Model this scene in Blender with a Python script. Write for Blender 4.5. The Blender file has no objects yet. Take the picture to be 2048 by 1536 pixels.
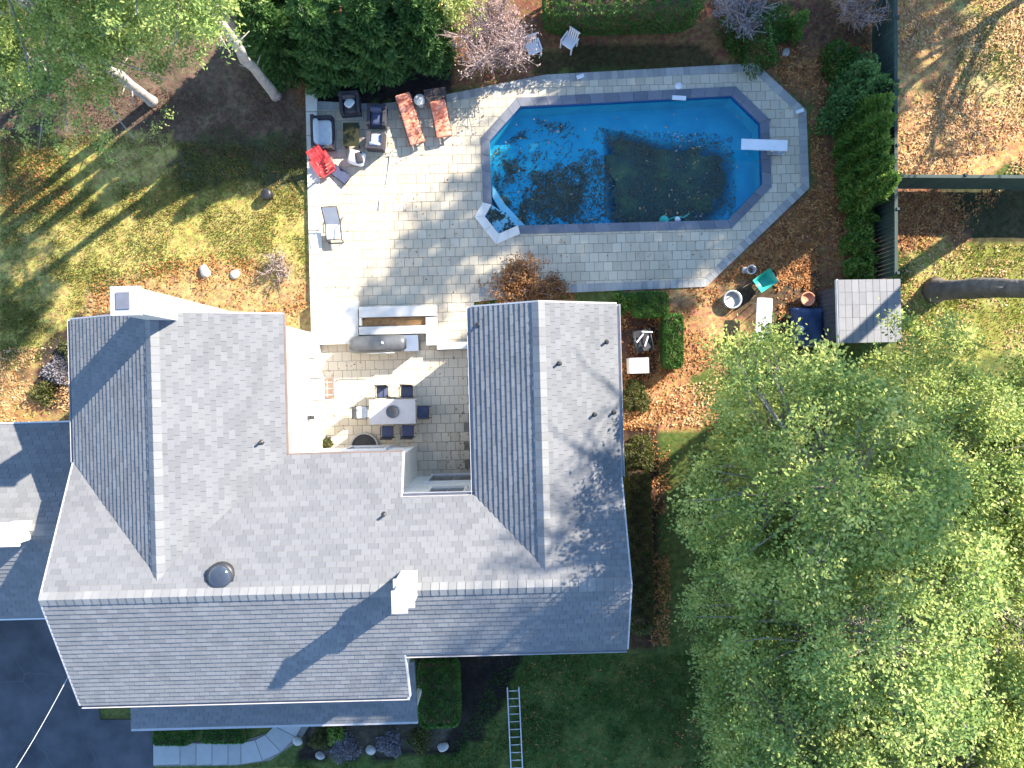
import bpy, bmesh, math, random
import numpy as np
from mathutils import Vector, Matrix
from mathutils.geometry import tessellate_polygon

# ------------------------------------------------------------------ camera, sky, sun, exposure
scene = bpy.context.scene
col = scene.collection
CAM_H = 29.0
FPX = 1450.0
cam_d = bpy.data.cameras.new('camera'); cam = bpy.data.objects.new('camera', cam_d); col.objects.link(cam)
cam.location = (0, 0, CAM_H); cam.rotation_euler = (0, 0, 0)
cam_d.sensor_width = 36.0; cam_d.lens = FPX/2048*36.0
cam_d.clip_start = 0.1; cam_d.clip_end = 1500
scene.camera = cam
SUN_EL = math.radians(30.5); SUN_DIR = Vector((0.792, 0.610, 0)).normalized()
to_sun = Vector((SUN_DIR.x*math.cos(SUN_EL), SUN_DIR.y*math.cos(SUN_EL), math.sin(SUN_EL)))
world = bpy.data.worlds.new('World'); scene.world = world; world.use_nodes = True
wn = world.node_tree; bg = wn.nodes['Background']
sky = wn.nodes.new('ShaderNodeTexSky'); sky.sky_type = 'NISHITA'; sky.sun_disc = False
sky.sun_elevation = SUN_EL; sky.sun_rotation = math.atan2(SUN_DIR.x, SUN_DIR.y)
sky.air_density = 1.0; sky.dust_density = 0.0; sky.ozone_density = 2.5
hsv = wn.nodes.new('ShaderNodeHueSaturation'); hsv.inputs['Saturation'].default_value = 1.05   # clear deep blue autumn sky
wn.links.new(sky.outputs[0], hsv.inputs['Color']); wn.links.new(hsv.outputs[0], bg.inputs[0]); bg.inputs[1].default_value = 0.15
sun_d = bpy.data.lights.new('sun', 'SUN'); sun = bpy.data.objects.new('sun', sun_d); col.objects.link(sun)
sun_d.energy = 5.0; sun_d.angle = math.radians(0.53); sun_d.color = (1.0, 0.90, 0.745)
sun.rotation_euler = (-to_sun).to_track_quat('-Z', 'Y').to_euler(); sun.location = (40, 31, 35)
vs = scene.view_settings
vs.view_transform = 'Standard'; vs.look = 'None'; vs.exposure = 1.75; vs.gamma = 1.0; vs.use_curve_mapping = False

rnd = random.Random(7)
R = math.radians

# ------------------------------------------------------------------ helpers
def P(px, py, z=0.0):
    k = (CAM_H - z)/FPX
    return Vector(((px-1024)*k, (768-py)*k, z))
def tag(o, label=None, cat=None, group=None, kind=None):
    if label: o['label'] = label
    if cat: o['category'] = cat
    if group: o['group'] = group
    if kind: o['kind'] = kind
    return o
def empty(name, loc, rz=0.0, label=None, cat=None, group=None):
    o = bpy.data.objects.new(name, None); col.objects.link(o)
    o.location = loc; o.rotation_euler = (0, 0, R(rz)); o.empty_display_size = 0.2
    return tag(o, label, cat, group)
def link(name, me, m=None, parent=None):
    o = bpy.data.objects.new(name, me); col.objects.link(o)
    if m is not None and not me.materials: me.materials.append(m)
    if parent is not None: o.parent = parent
    return o
class MB:
    def __init__(s): s.v = []; s.f = []; s.sm = []
    def add(s, vs_, fs, smooth=False):
        n = len(s.v); s.v += [tuple(x) for x in vs_]
        for q in fs: s.f.append(tuple(i+n for i in q)); s.sm.append(smooth)
        return s
    def box(s, c, d, rz=0.0, rx=0.0, ry=0.0):
        M = Matrix.Translation(c) @ Matrix.Rotation(R(rz), 4, 'Z') @ Matrix.Rotation(R(ry), 4, 'Y') @ Matrix.Rotation(R(rx), 4, 'X')
        hx, hy, hz = d[0]/2, d[1]/2, d[2]/2
        vv = [M @ Vector((x, y, z)) for z in (-hz, hz) for x, y in ((-hx, -hy), (hx, -hy), (hx, hy), (-hx, hy))]
        return s.add(vv, [(3, 2, 1, 0), (4, 5, 6, 7), (0, 1, 5, 4), (1, 2, 6, 5), (2, 3, 7, 6), (3, 0, 4, 7)])
    def prism(s, poly, z0, z1, bevel=0.0):
        n = len(poly)
        a = sum(poly[i][0]*poly[(i+1) % n][1]-poly[(i+1) % n][0]*poly[i][1] for i in range(n))
        if a < 0: poly = poly[::-1]
        z0f = z0 if callable(z0) else (lambda x, y: z0)
        z1f = z1 if callable(z1) else (lambda x, y: z1)
        vv = [(x, y, z0f(x, y)) for x, y in poly] + [(x, y, z1f(x, y)) for x, y in poly]
        return s.add(vv, [tuple(range(n-1, -1, -1)), tuple(range(n, 2*n))] + [(i, (i+1) % n, n+(i+1) % n, n+i) for i in range(n)])
    def tube(s, pts, rads, n=8, cap=True, smooth=True):
        pts = [Vector(p) for p in pts]; vv = []; fs = []
        if not hasattr(rads, '__len__'): rads = [rads]*len(pts)
        up = None
        for i, p in enumerate(pts):
            d = (pts[min(i+1, len(pts)-1)]-pts[max(i-1, 0)])
            d = d.normalized() if d.length > 1e-9 else Vector((0, 0, 1))
            if up is None or abs(up.dot(d)) > 0.95:
                up = Vector((0, 0, 1)) if abs(d.z) < 0.9 else Vector((1, 0, 0))
            a = d.cross(up).normalized(); b = d.cross(a)
            for k in range(n):
                t = 2*math.pi*k/n
                vv.append(p + (a*math.cos(t)+b*math.sin(t))*rads[i])
        for i in range(len(pts)-1):
            for k in range(n):
                fs.append((i*n+k, i*n+(k+1) % n, (i+1)*n+(k+1) % n, (i+1)*n+k))
        s.add(vv, fs, smooth)
        if cap:
            m = len(s.v)-len(vv)
            s.f.append(tuple(range(m, m+n))[::-1]); s.sm.append(False)
            s.f.append(tuple(range(m+(len(pts)-1)*n, m+len(pts)*n))); s.sm.append(False)
        return s
    def lathe(s, prof, c=(0, 0, 0), n=20, smooth=True, sx=1.0, sy=1.0):
        vv = []; fs = []; m = len(prof)
        for k in range(n):
            t = 2*math.pi*k/n
            for r, z in prof: vv.append((c[0]+r*math.cos(t)*sx, c[1]+r*math.sin(t)*sy, c[2]+z))
        for k in range(n):
            for i in range(m-1):
                fs.append((k*m+i, ((k+1) % n)*m+i, ((k+1) % n)*m+i+1, k*m+i+1))
        return s.add(vv, fs, smooth)
    def pillow(s, c, d, rz=0.0, rx=0.0, ry=0.0, e=0.35, nu=16, nv=8):
        M = Matrix.Translation(c) @ Matrix.Rotation(R(rz), 4, 'Z') @ Matrix.Rotation(R(ry), 4, 'Y') @ Matrix.Rotation(R(rx), 4, 'X')
        sg = lambda w, p: math.copysign(abs(w)**p, w)
        vv = []; fs = []
        for j in range(nv+1):
            ph = -math.pi/2+math.pi*j/nv
            for i in range(nu):
                th = 2*math.pi*i/nu
                vv.append(M @ Vector((d[0]/2*sg(math.cos(ph), e)*sg(math.cos(th), e), d[1]/2*sg(math.cos(ph), e)*sg(math.sin(th), e), d[2]/2*sg(math.sin(ph), 0.7))))
        for j in range(nv):
            for i in range(nu):
                fs.append((j*nu+i, j*nu+(i+1) % nu, (j+1)*nu+(i+1) % nu, (j+1)*nu+i))
        return s.add(vv, fs, True)
    def mesh(s, name):
        me = bpy.data.meshes.new(name); me.from_pydata(s.v, [], s.f); me.update()
        me.polygons.foreach_set('use_smooth', s.sm)
        return me
    def build(s, name, m, parent=None):
        return link(name, s.mesh(name), m, parent)
def box(c, d, rz=0.0, rx=0.0, ry=0.0): return MB().box(c, d, rz, rx, ry)
def quad_mesh(name, V, nq):
    """V: (4*nq,3) array of quads"""
    me = bpy.data.meshes.new(name)
    me.vertices.add(len(V)); me.vertices.foreach_set('co', np.asarray(V, np.float32).ravel())
    me.loops.add(4*nq); me.loops.foreach_set('vertex_index', np.arange(4*nq, dtype=np.int32))
    me.polygons.add(nq); me.polygons.foreach_set('loop_start', np.arange(0, 4*nq, 4, dtype=np.int32))
    me.update(calc_edges=True)
    return me
def copy_tree(o, parent=None):
    c = o.copy(); col.objects.link(c); c.parent = parent
    for ch in list(o.children): copy_tree(ch, c)
    return c
def clip_half(poly, nx, ny, d):
    out = []
    for i in range(len(poly)):
        a = poly[i]; b = poly[(i+1) % len(poly)]
        da = a[0]*nx+a[1]*ny-d; db = b[0]*nx+b[1]*ny-d
        if da <= 1e-9: out.append(a)
        if (da < -1e-9 and db > 1e-9) or (da > 1e-9 and db < -1e-9):
            t = da/(da-db); out.append((a[0]+(b[0]-a[0])*t, a[1]+(b[1]-a[1])*t))
    return out
def clip_rect(poly, x0, x1, y0, y1):
    for n in ((1, 0, x1), (-1, 0, -x0), (0, 1, y1), (0, -1, -y0)):
        poly = clip_half(poly, *n)
        if len(poly) < 3: return []
    return poly
def area(p): return 0.5*abs(sum(p[i][0]*p[(i+1) % len(p)][1]-p[(i+1) % len(p)][0]*p[i][1] for i in range(len(p))))
def inside(p, poly):
    x, y = p[0], p[1]; c = False; n = len(poly); j = n-1
    for i in range(n):
        xi, yi = poly[i]; xj, yj = poly[j]
        if (yi > y) != (yj > y) and x < (xj-xi)*(y-yi)/(yj-yi)+xi: c = not c
        j = i
    return c
def inside_np(X, Y, poly):
    c = np.zeros(X.shape, bool); n = len(poly); j = n-1
    for i in range(n):
        xi, yi = poly[i]; xj, yj = poly[j]
        if yi != yj:
            c ^= ((yi > Y) != (yj > Y)) & (X < (xj-xi)*(Y-yi)/(yj-yi)+xi)
        j = i
    return c
def inset(poly, d):
    """inset a polygon (any winding) by d towards its inside"""
    n = len(poly)
    a = sum(poly[i][0]*poly[(i+1) % n][1]-poly[(i+1) % n][0]*poly[i][1] for i in range(n))
    sgn = 1 if a > 0 else -1
    out = []
    for i in range(n):
        p0, p1, p2 = Vector(poly[i-1]), Vector(poly[i]), Vector(poly[(i+1) % n])
        e1 = (p1-p0).normalized(); e2 = (p2-p1).normalized()
        n1 = Vector((-e1.y, e1.x))*sgn; n2 = Vector((-e2.y, e2.x))*sgn
        m = (n1+n2); k = m.length_squared
        m = m*(2/k) if k > 1e-6 else n1
        out.append(tuple(p1+m*d))
    return out
def PX(pts, z=0.0): return [tuple(P(x, y, z)[:2]) for x, y in pts]

# ------------------------------------------------------------------ materials
def mat(name, c1, c2=None, rough=0.7, scale=3.0, detail=4.0, bump=0.0, bscale=None, rand=None, spec=0.3, metal=0.0, c3=None, contrast=0.25):
    """noise between c1 and c2; rand = 'object' or 'island' shifts the value per piece"""
    m = bpy.data.materials.new(name); m.use_nodes = True
    nt = m.node_tree; b = nt.nodes['Principled BSDF']
    b.inputs['Roughness'].default_value = rough; b.inputs['Metallic'].default_value = metal
    b.inputs['Specular IOR Level'].default_value = spec
    if c2 is None: c2 = tuple(x*0.82 for x in c1)
    tc = nt.nodes.new('ShaderNodeTexCoord'); geo = nt.nodes.new('ShaderNodeNewGeometry')
    nz = nt.nodes.new('ShaderNodeTexNoise'); nz.inputs['Scale'].default_value = scale; nz.inputs['Detail'].default_value = detail
    nt.links.new(geo.outputs['Position'], nz.inputs['Vector'])
    rp = nt.nodes.new('ShaderNodeValToRGB'); el = rp.color_ramp.elements
    el[0].position = 0.5-contrast; el[1].position = 0.5+contrast
    el[0].color = (*c1, 1); el[1].color = (*c2, 1)
    if c3 is not None:
        e = el.new(0.5); e.color = (*c3, 1)
    fac = nz.outputs['Fac']
    if rand:
        src = nt.nodes.new('ShaderNodeObjectInfo').outputs['Random'] if rand == 'object' else geo.outputs['Random Per Island']
        mx = nt.nodes.new('ShaderNodeMath'); mx.operation = 'MULTIPLY_ADD'; mx.inputs[1].default_value = 0.45
        nt.links.new(src, mx.inputs[0])
        ad = nt.nodes.new('ShaderNodeMath'); ad.operation = 'MULTIPLY_ADD'; ad.inputs[1].default_value = 0.55
        nt.links.new(fac, ad.inputs[0]); nt.links.new(mx.outputs[0], ad.inputs[2]); fac = ad.outputs[0]
        mx.inputs[2].default_value = 0.0
    nt.links.new(fac, rp.inputs['Fac']); nt.links.new(rp.outputs['Color'], b.inputs['Base Color'])
    if bump > 0:
        n2 = nt.nodes.new('ShaderNodeTexNoise'); n2.inputs['Scale'].default_value = bscale or scale*8; n2.inputs['Detail'].default_value = 5
        nt.links.new(geo.outputs['Position'], n2.inputs['Vector'])
        bp = nt.nodes.new('ShaderNodeBump'); bp.inputs['Strength'].default_value = bump; bp.inputs['Distance'].default_value = 0.03
        nt.links.new(n2.outputs['Fac'], bp.inputs['Height']); nt.links.new(bp.outputs['Normal'], b.inputs['Normal'])
    return m
def leafmat(name, cols, trans=0.35, rough=0.6, scale=0.8):
    """leaf colour per leaf island plus slow noise; part translucent"""
    m = bpy.data.materials.new(name); m.use_nodes = True
    nt = m.node_tree; nt.nodes.clear()
    out = nt.nodes.new('ShaderNodeOutputMaterial')
    geo = nt.nodes.new('ShaderNodeNewGeometry')
    nz = nt.nodes.new('ShaderNodeTexNoise'); nz.inputs['Scale'].default_value = scale; nz.inputs['Detail'].default_value = 3
    nt.links.new(geo.outputs['Position'], nz.inputs['Vector'])
    a = nt.nodes.new('ShaderNodeMath'); a.operation = 'MULTIPLY_ADD'; a.inputs[1].default_value = 0.5
    nt.links.new(geo.outputs['Random Per Island'], a.inputs[0])
    h = nt.nodes.new('ShaderNodeMath'); h.operation = 'MULTIPLY_ADD'; h.inputs[1].default_value = 1.3; h.inputs[2].default_value = -0.4
    nt.links.new(nz.outputs['Fac'], h.inputs[0]); nt.links.new(h.outputs[0], a.inputs[2])
    rp = nt.nodes.new('ShaderNodeValToRGB'); el = rp.color_ramp.elements
    el[0].position = 0.0; el[0].color = (*cols[0], 1); el[1].position = 1.0; el[1].color = (*cols[-1], 1)
    for i, c in enumerate(cols[1:-1]):
        e = el.new((i+1)/(len(cols)-1)); e.color = (*c, 1)
    nt.links.new(a.outputs[0], rp.inputs['Fac'])
    d = nt.nodes.new('ShaderNodeBsdfPrincipled'); d.inputs['Roughness'].default_value = rough; d.inputs['Specular IOR Level'].default_value = 0.25
    t = nt.nodes.new('ShaderNodeBsdfTranslucent'); mx = nt.nodes.new('ShaderNodeMixShader'); mx.inputs[0].default_value = trans
    nt.links.new(rp.outputs[0], d.inputs['Base Color']); nt.links.new(rp.outputs[0], t.inputs['Color'])
    nt.links.new(d.outputs[0], mx.inputs[1]); nt.links.new(t.outputs[0], mx.inputs[2]); nt.links.new(mx.outputs[0], out.inputs[0])
    return m
M = {}
M['white_wall'] = mat('white_siding', (.74, .72, .68), (.66, .65, .62), scale=1.5)
M['trim'] = mat('white_trim', (.72, .70, .69), (.62, .60, .60), rough=.5)
M['gutter'] = mat('gutter_metal', (.46, .45, .46), (.38, .37, .38), rough=.5)
M['brown_trim'] = mat('brown_trim', (.22, .17, .15), (.16, .12, .11))
M['shingle_i'] = mat('shingle_field', (.132, .136, .146), (.208, .211, .22), rough=.9, scale=.7, bump=.35, bscale=60, rand='island', contrast=.42)
M['shingle_o'] = mat('shingle_piece', (.132, .136, .146), (.208, .211, .22), rough=.9, scale=.7, bump=.35, bscale=60, rand='object', contrast=.42)
M['ridge'] = mat('ridge_shingle', (.165, .168, .176), (.22, .223, .23), rough=.9, scale=2, rand='object', bump=.3, bscale=60)
M['underlay'] = mat('roof_deck', (.12, .12, .125), (.16, .16, .16), rough=.9)
M['pale_glass'] = mat('pale_glass', (.42, .42, .40), (.50, .50, .48), rough=.1, spec=.6)
M['glass'] = mat('window_glass', (.03, .04, .05), (.05, .06, .07), rough=.08, spec=.6)
M['paver_o'] = mat('paver_piece', (.41, .355, .275), (.62, .545, .42), rough=.85, scale=.9, bump=.3, bscale=40, rand='object', contrast=.4)
M['paver_i'] = mat('paver_field', (.41, .355, .275), (.62, .545, .42), rough=.85, scale=.9, bump=.3, bscale=40, rand='island', contrast=.4)
M['court_o'] = mat('court_paver_piece', (.42, .365, .285), (.66, .585, .46), rough=.85, scale=.9, bump=.3, bscale=40, rand='object', contrast=.4)
M['border'] = mat('border_paver', (.26, .26, .26), (.40, .39, .37), rough=.85, scale=1.4, bump=.3, bscale=40, rand='island')
M['joint'] = mat('paver_joint_sand', (.16, .15, .13), (.24, .22, .19), rough=.95, scale=8)
M['cap_stone'] = mat('pale_cap_stone', (.72, .69, .64), (.60, .57, .53), rough=.8, scale=2.0, bump=.2, bscale=30)
M['wall_stone'] = mat('wall_stone', (.42, .40, .37), (.30, .29, .27), rough=.9, scale=3, bump=.5, bscale=15)
M['coping'] = mat('pool_coping', (.115, .13, .165), (.19, .20, .235), rough=.75, scale=2, bump=.2, bscale=30, rand='object')
M['liner'] = mat('pool_liner', (.025, .34, .50), (.07, .47, .61), rough=.6, scale=1.2)
M['tile_band'] = mat('pool_tile_band', (.02, .06, .22), (.03, .10, .32), rough=.3, scale=6)
M['algae'] = mat('pool_sediment', (.085, .07, .055), (.24, .20, .06), rough=.9, scale=1.0, c3=(.10, .085, .06))
M['white_plastic'] = mat('white_plastic', (.78, .78, .80), (.70, .70, .73), rough=.4)
M['asphalt'] = mat('asphalt', (.035, .040, .052), (.10, .105, .118), rough=.9, scale=.9, detail=9, bump=.5, bscale=40)
def add_cracks(m, scale, c, width):
    nt = m.node_tree; b = nt.nodes['Principled BSDF']; src = b.inputs['Base Color'].links[0].from_socket
    geo = nt.nodes.new('ShaderNodeNewGeometry'); nz = nt.nodes.new('ShaderNodeTexNoise'); nz.inputs['Scale'].default_value = 1.5
    nt.links.new(geo.outputs['Position'], nz.inputs['Vector'])
    mv = nt.nodes.new('ShaderNodeMixRGB'); mv.inputs[0].default_value = .25; nt.links.new(geo.outputs['Position'], mv.inputs[1]); nt.links.new(nz.outputs['Color'], mv.inputs[2])
    vo = nt.nodes.new('ShaderNodeTexVoronoi'); vo.feature = 'DISTANCE_TO_EDGE'; vo.inputs['Scale'].default_value = scale; nt.links.new(mv.outputs[0], vo.inputs['Vector'])
    lt = nt.nodes.new('ShaderNodeMath'); lt.operation = 'LESS_THAN'; lt.inputs[1].default_value = width; nt.links.new(vo.outputs['Distance'], lt.inputs[0])
    mx = nt.nodes.new('ShaderNodeMixRGB'); mx.inputs[2].default_value = (*c, 1); nt.links.new(lt.outputs[0], mx.inputs[0]); nt.links.new(src, mx.inputs[1]); nt.links.new(mx.outputs[0], b.inputs['Base Color'])
add_cracks(M['asphalt'], .32, (.085, .088, .095), .003)
M['chimney'] = mat('painted_chimney', (.44, .42, .40), (.36, .35, .34), rough=.85, scale=5, bump=.4, bscale=14)
M['concrete'] = mat('walk_concrete', (.30, .30, .295), (.40, .395, .385), rough=.85, scale=3, rand='object', bump=.2, bscale=30)
M['bark'] = mat('bark', (.20, .17, .15), (.36, .32, .28), rough=.95, scale=7, bump=.8, bscale=14)
M['pine_bark'] = mat('pine_bark', (.26, .23, .21), (.46, .42, .39), rough=.95, scale=5, bump=.9, bscale=10)
M['dark_bark'] = mat('dark_bark', (.10, .085, .08), (.20, .175, .165), rough=.95, scale=4, bump=1.0, bscale=9)
M['twig'] = mat('bare_twig', (.34, .25, .23), (.52, .41, .38), rough=.9, scale=4)
M['green_fence'] = mat('green_fence', (.030, .055, .05), (.05, .075, .065), rough=.7, scale=3, rand='object')
M['dark_wicker'] = mat('dark_wicker', (.035, .035, .045), (.07, .065, .075), rough=.7, scale=30)
M['cushion_grey'] = mat('light_cushion', (.50, .54, .58), (.62, .65, .68), rough=.9, scale=6)
M['cushion_navy'] = mat('navy_cushion', (.05, .06, .12), (.08, .10, .17), rough=.9, scale=6)
M['cushion_blue'] = mat('blue_cushion', (.22, .28, .45), (.50, .55, .68), rough=.9, scale=9)
M['coral'] = mat('coral_cushion', (.60, .15, .08), (.78, .36, .25), rough=.9, scale=5, contrast=.15)
M['red'] = mat('red_paint', (.55, .025, .035), (.70, .09, .09), rough=.5, scale=5)
M['black_metal'] = mat('black_metal', (.018, .018, .02), (.035, .035, .04), rough=.45, spec=.5)
M['steel'] = mat('stainless_steel', (.45, .48, .50), (.55, .57, .60), rough=.35, metal=.8)
M['grill_grey'] = mat('grill_lid', (.07, .075, .085), (.12, .125, .13), rough=.35, spec=.5)
M['wood'] = mat('weathered_wood', (.16, .11, .085), (.26, .19, .15), rough=.85, scale=6)
M['table_top'] = mat('pale_table_top', (.46, .44, .46), (.56, .54, .55), rough=.5, scale=3)
M['soil'] = mat('soil', (.20, .11, .05), (.34, .20, .09), rough=.95, scale=8)
M['terracotta'] = mat('terracotta', (.50, .20, .12), (.62, .30, .20), rough=.85)
M['teal'] = mat('teal_plastic', (.02, .30, .24), (.05, .42, .34), rough=.4)
M['tarp'] = mat('navy_tarp', (.025, .045, .11), (.05, .08, .16), rough=.5, scale=4, bump=.6, bscale=5)
M['shed_roof'] = mat('shed_shingle', (.19, .19, .205), (.23, .23, .245), rough=.9, scale=4, rand='object', bump=.3, bscale=40)
M['shed_wall'] = mat('dark_shed_siding', (.035, .042, .06), (.055, .065, .085), rough=.8)
M['rock'] = mat('boulder', (.30, .28, .26), (.50, .47, .44), rough=.95, scale=4, bump=.8, bscale=9)
M['aluminium'] = mat('aluminium', (.62, .63, .65), (.52, .53, .55), rough=.4, metal=.5)
M['ac'] = mat('grey_casing', (.50, .50, .53), (.60, .60, .62), rough=.5)
M['cable'] = mat('pale_cable', (.55, .55, .56), (.62, .62, .62))
M['dark_dome'] = mat('dark_dome', (.03, .04, .06), (.05, .06, .08), rough=.12, spec=.6)

# ------------------------------------------------------------------ layout polygons (pixels of the plan turned into metres)
POOL_OUT = PX([(962, 275), (1033, 196), (1471, 173), (1538, 238), (1543, 374), (1463, 457), (1040, 468), (992, 489), (949, 434), (966, 405)])
POOL_IN = inset(POOL_OUT, 0.34)
PATIO = PX([(634, 204), (760, 210), (890, 191), (1090, 151), (1512, 128), (1611, 221), (1617, 376), (1412, 572), (1130, 584),
            (948, 604), (946, 690), (946, 1010), (600, 1010), (570, 700), (648, 640), (646, 604)])
PATIO_EDGE = PX([(634, 204), (760, 210), (890, 191), (1090, 151), (1512, 128), (1611, 221), (1617, 376), (1412, 572), (1130, 584), (960, 592)])
_g = np.random.RandomState(3).rand(256, 256)
def vnoise(X, Y, s, o=0):
    x = np.asarray(X)*s+o*17.3+500; y = np.asarray(Y)*s+o*9.7+500
    xi = np.floor(x).astype(int); yi = np.floor(y).astype(int); fx = x-xi; fy = y-yi
    fx = fx*fx*(3-2*fx); fy = fy*fy*(3-2*fy)
    g = lambda a, b: _g[a % 256, b % 256]
    return (g(xi, yi)*(1-fx)+g(xi+1, yi)*fx)*(1-fy)+(g(xi, yi+1)*(1-fx)+g(xi+1, yi+1)*fx)*fy
def fbm(X, Y, s, o=0): return vnoise(X, Y, s, o)*.5+vnoise(X, Y, s*2.1, o+1)*.3+vnoise(X, Y, s*4.3, o+2)*.2

# ------------------------------------------------------------------ ground: one sheet, colours of what covers it (grass, dry grass, leaf litter, mulch)
GZ = -0.06
xs = np.concatenate([-np.geomspace(400, 26, 14), np.arange(-25, 25.01, 0.25), np.geomspace(26, 400, 14)])
ys = np.concatenate([-np.geomspace(400, 20, 14), np.arange(-19, 19.01, 0.25), np.geomspace(20, 400, 14)])
X, Y = np.meshgrid(xs, ys)
jx = (fbm(X, Y, .55, 5)-.5)*2.4+(fbm(X, Y, 2.2, 8)-.5)*.7; jy = (fbm(X, Y, .55, 6)-.5)*2.4+(fbm(X, Y, 2.2, 9)-.5)*.7
C = np.zeros(X.shape+(3,))
def lerp(a, b, t): return np.asarray(a)[None, None]*(1-t[..., None])+np.asarray(b)[None, None]*t[..., None]
n1 = np.clip((fbm(X, Y, .35, 1)-.5)*2.6+.5, 0, 1); n2 = np.clip((fbm(X, Y, 1.3, 2)-.5)*2.6+.5, 0, 1)
C[:] = lerp((.060, .095, .024), (.125, .13, .038), n2*.5+n1*.5)          # shaded green lawn
def region(pts, c1, c2, jit=1.0):
    msk = inside_np(X+jx*jit, Y+jy*jit, PX(pts))
    t = np.clip(n2*.6+n1*.4, 0, 1)
    C[msk] = lerp(c1, c2, t)[msk]
region([(-1600, 230), (640, 215), (640, 640), (-1600, 1000)], (.24, .22, .055), (.42, .34, .12))       # sunny dry lawn left
region([(-1600, -1600), (660, -1600), (660, 330), (420, 300), (300, 260), (0, 300), (-1600, 300)], (.10, .070, .053), (.18, .125, .085))   # needle litter under the pines
region([(420, 250), (640, 240), (640, 370), (480, 380), (330, 330)], (.055, .070, .030), (.10, .085, .05))
region([(180, 560), (420, 510), (640, 530), (640, 690), (200, 700)], (.27, .18, .08), (.36, .27, .12), .9)
region([(0, 740), (160, 690), (180, 860), (0, 870)], (.24, .15, .06), (.30, .22, .10), .5)
region([(70, 690), (170, 630), (330, 640), (330, 840), (100, 830)], (.035, .026, .022), (.08, .058, .045), .5)
region([(600, -1600), (1780, -1600), (1780, 600), (1400, 620), (1400, 560), (1630, 370), (1620, 215), (1500, 120), (1100, 150), (600, 205)], (.15, .075, .04), (.25, .13, .06), .5)   # leaf litter beds round the pool
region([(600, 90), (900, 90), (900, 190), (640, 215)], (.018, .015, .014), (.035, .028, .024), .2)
region([(1050, 100), (1400, 80), (1440, 135), (1080, 150)], (.045, .040, .016), (.075, .055, .025), .2)
region([(1775, -1600), (3600, -1600), (3600, 352), (1775, 352)], (.38, .20, .08), (.54, .34, .15))       # pale leaf litter next door
region([(1880, -1600), (3600, -1600), (3600, 180), (2048, 250), (1920, 190)], (.29, .25, .075), (.44, .35, .15), .8)
region([(1775, 365), (2000, 365), (1960, 480), (1775, 520)], (.15, .078, .045), (.27, .14, .07), .6)
region([(1880, 365), (3600, 365), (3600, 490), (1960, 490)], (.040, .042, .020), (.085, .07, .035), .5)
region([(1830, 480), (3600, 480), (3600, 720), (1800, 720), (1800, 640)], (.20, .21, .035), (.36, .31, .11), .5)
region([(1240, 570), (1640, 540), (1640, 720), (1360, 760), (1450, 850), (1240, 870)], (.26, .135, .06), (.42, .25, .12), .4)
region([(1440, 570), (1640, 540), (1660, 720), (1540, 700)], (.055, .045, .03), (.14, .085, .05), .4)
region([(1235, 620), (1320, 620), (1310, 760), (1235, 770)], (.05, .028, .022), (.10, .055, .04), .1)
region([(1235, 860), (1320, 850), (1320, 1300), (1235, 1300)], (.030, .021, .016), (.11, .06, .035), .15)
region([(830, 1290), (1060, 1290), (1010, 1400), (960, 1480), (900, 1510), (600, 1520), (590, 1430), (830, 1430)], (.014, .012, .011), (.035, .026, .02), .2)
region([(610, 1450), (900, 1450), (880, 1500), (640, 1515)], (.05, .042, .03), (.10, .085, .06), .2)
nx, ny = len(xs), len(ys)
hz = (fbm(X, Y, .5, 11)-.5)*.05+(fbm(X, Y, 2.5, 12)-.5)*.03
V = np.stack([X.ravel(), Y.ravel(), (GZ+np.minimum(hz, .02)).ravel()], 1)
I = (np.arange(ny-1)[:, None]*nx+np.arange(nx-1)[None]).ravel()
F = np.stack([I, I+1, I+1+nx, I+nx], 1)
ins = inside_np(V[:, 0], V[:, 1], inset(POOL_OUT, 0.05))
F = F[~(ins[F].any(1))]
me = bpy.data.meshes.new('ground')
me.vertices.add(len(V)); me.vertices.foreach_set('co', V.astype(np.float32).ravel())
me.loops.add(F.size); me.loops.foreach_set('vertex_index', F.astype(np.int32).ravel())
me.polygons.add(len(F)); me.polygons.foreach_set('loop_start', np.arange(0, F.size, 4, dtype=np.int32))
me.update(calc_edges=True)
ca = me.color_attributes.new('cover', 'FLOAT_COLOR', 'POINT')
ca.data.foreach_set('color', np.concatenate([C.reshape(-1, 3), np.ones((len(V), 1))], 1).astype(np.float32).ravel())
gm = bpy.data.materials.new('ground_cover'); gm.use_nodes = True
nt = gm.node_tree; b = nt.nodes['Principled BSDF']; b.inputs['Roughness'].default_value = .95; b.inputs['Specular IOR Level'].default_value = .1
at = nt.nodes.new('ShaderNodeAttribute'); at.attribute_name = 'cover'
geo = nt.nodes.new('ShaderNodeNewGeometry')
na = nt.nodes.new('ShaderNodeTexNoise'); na.inputs['Scale'].default_value = 5; na.inputs['Detail'].default_value = 8; na.inputs['Roughness'].default_value = .75
vo = nt.nodes.new('ShaderNodeTexVoronoi'); vo.inputs['Scale'].default_value = 9
for q in (na, vo): nt.links.new(geo.outputs['Position'], q.inputs['Vector'])
mr = nt.nodes.new('ShaderNodeMapRange'); mr.inputs[1].default_value = .3; mr.inputs[2].default_value = .7; mr.inputs[3].default_value = .45; mr.inputs[4].default_value = 1.55
nt.links.new(na.outputs['Fac'], mr.inputs[0])
hs = nt.nodes.new('ShaderNodeHueSaturation')
sp = nt.nodes.new('ShaderNodeSeparateColor'); nt.links.new(vo.outputs['Color'], sp.inputs[0])
m2 = nt.nodes.new('ShaderNodeMapRange'); m2.inputs[3].default_value = .465; m2.inputs[4].default_value = .535
nt.links.new(sp.outputs[0], m2.inputs[0]); nt.links.new(m2.outputs[0], hs.inputs['Hue'])
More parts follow.
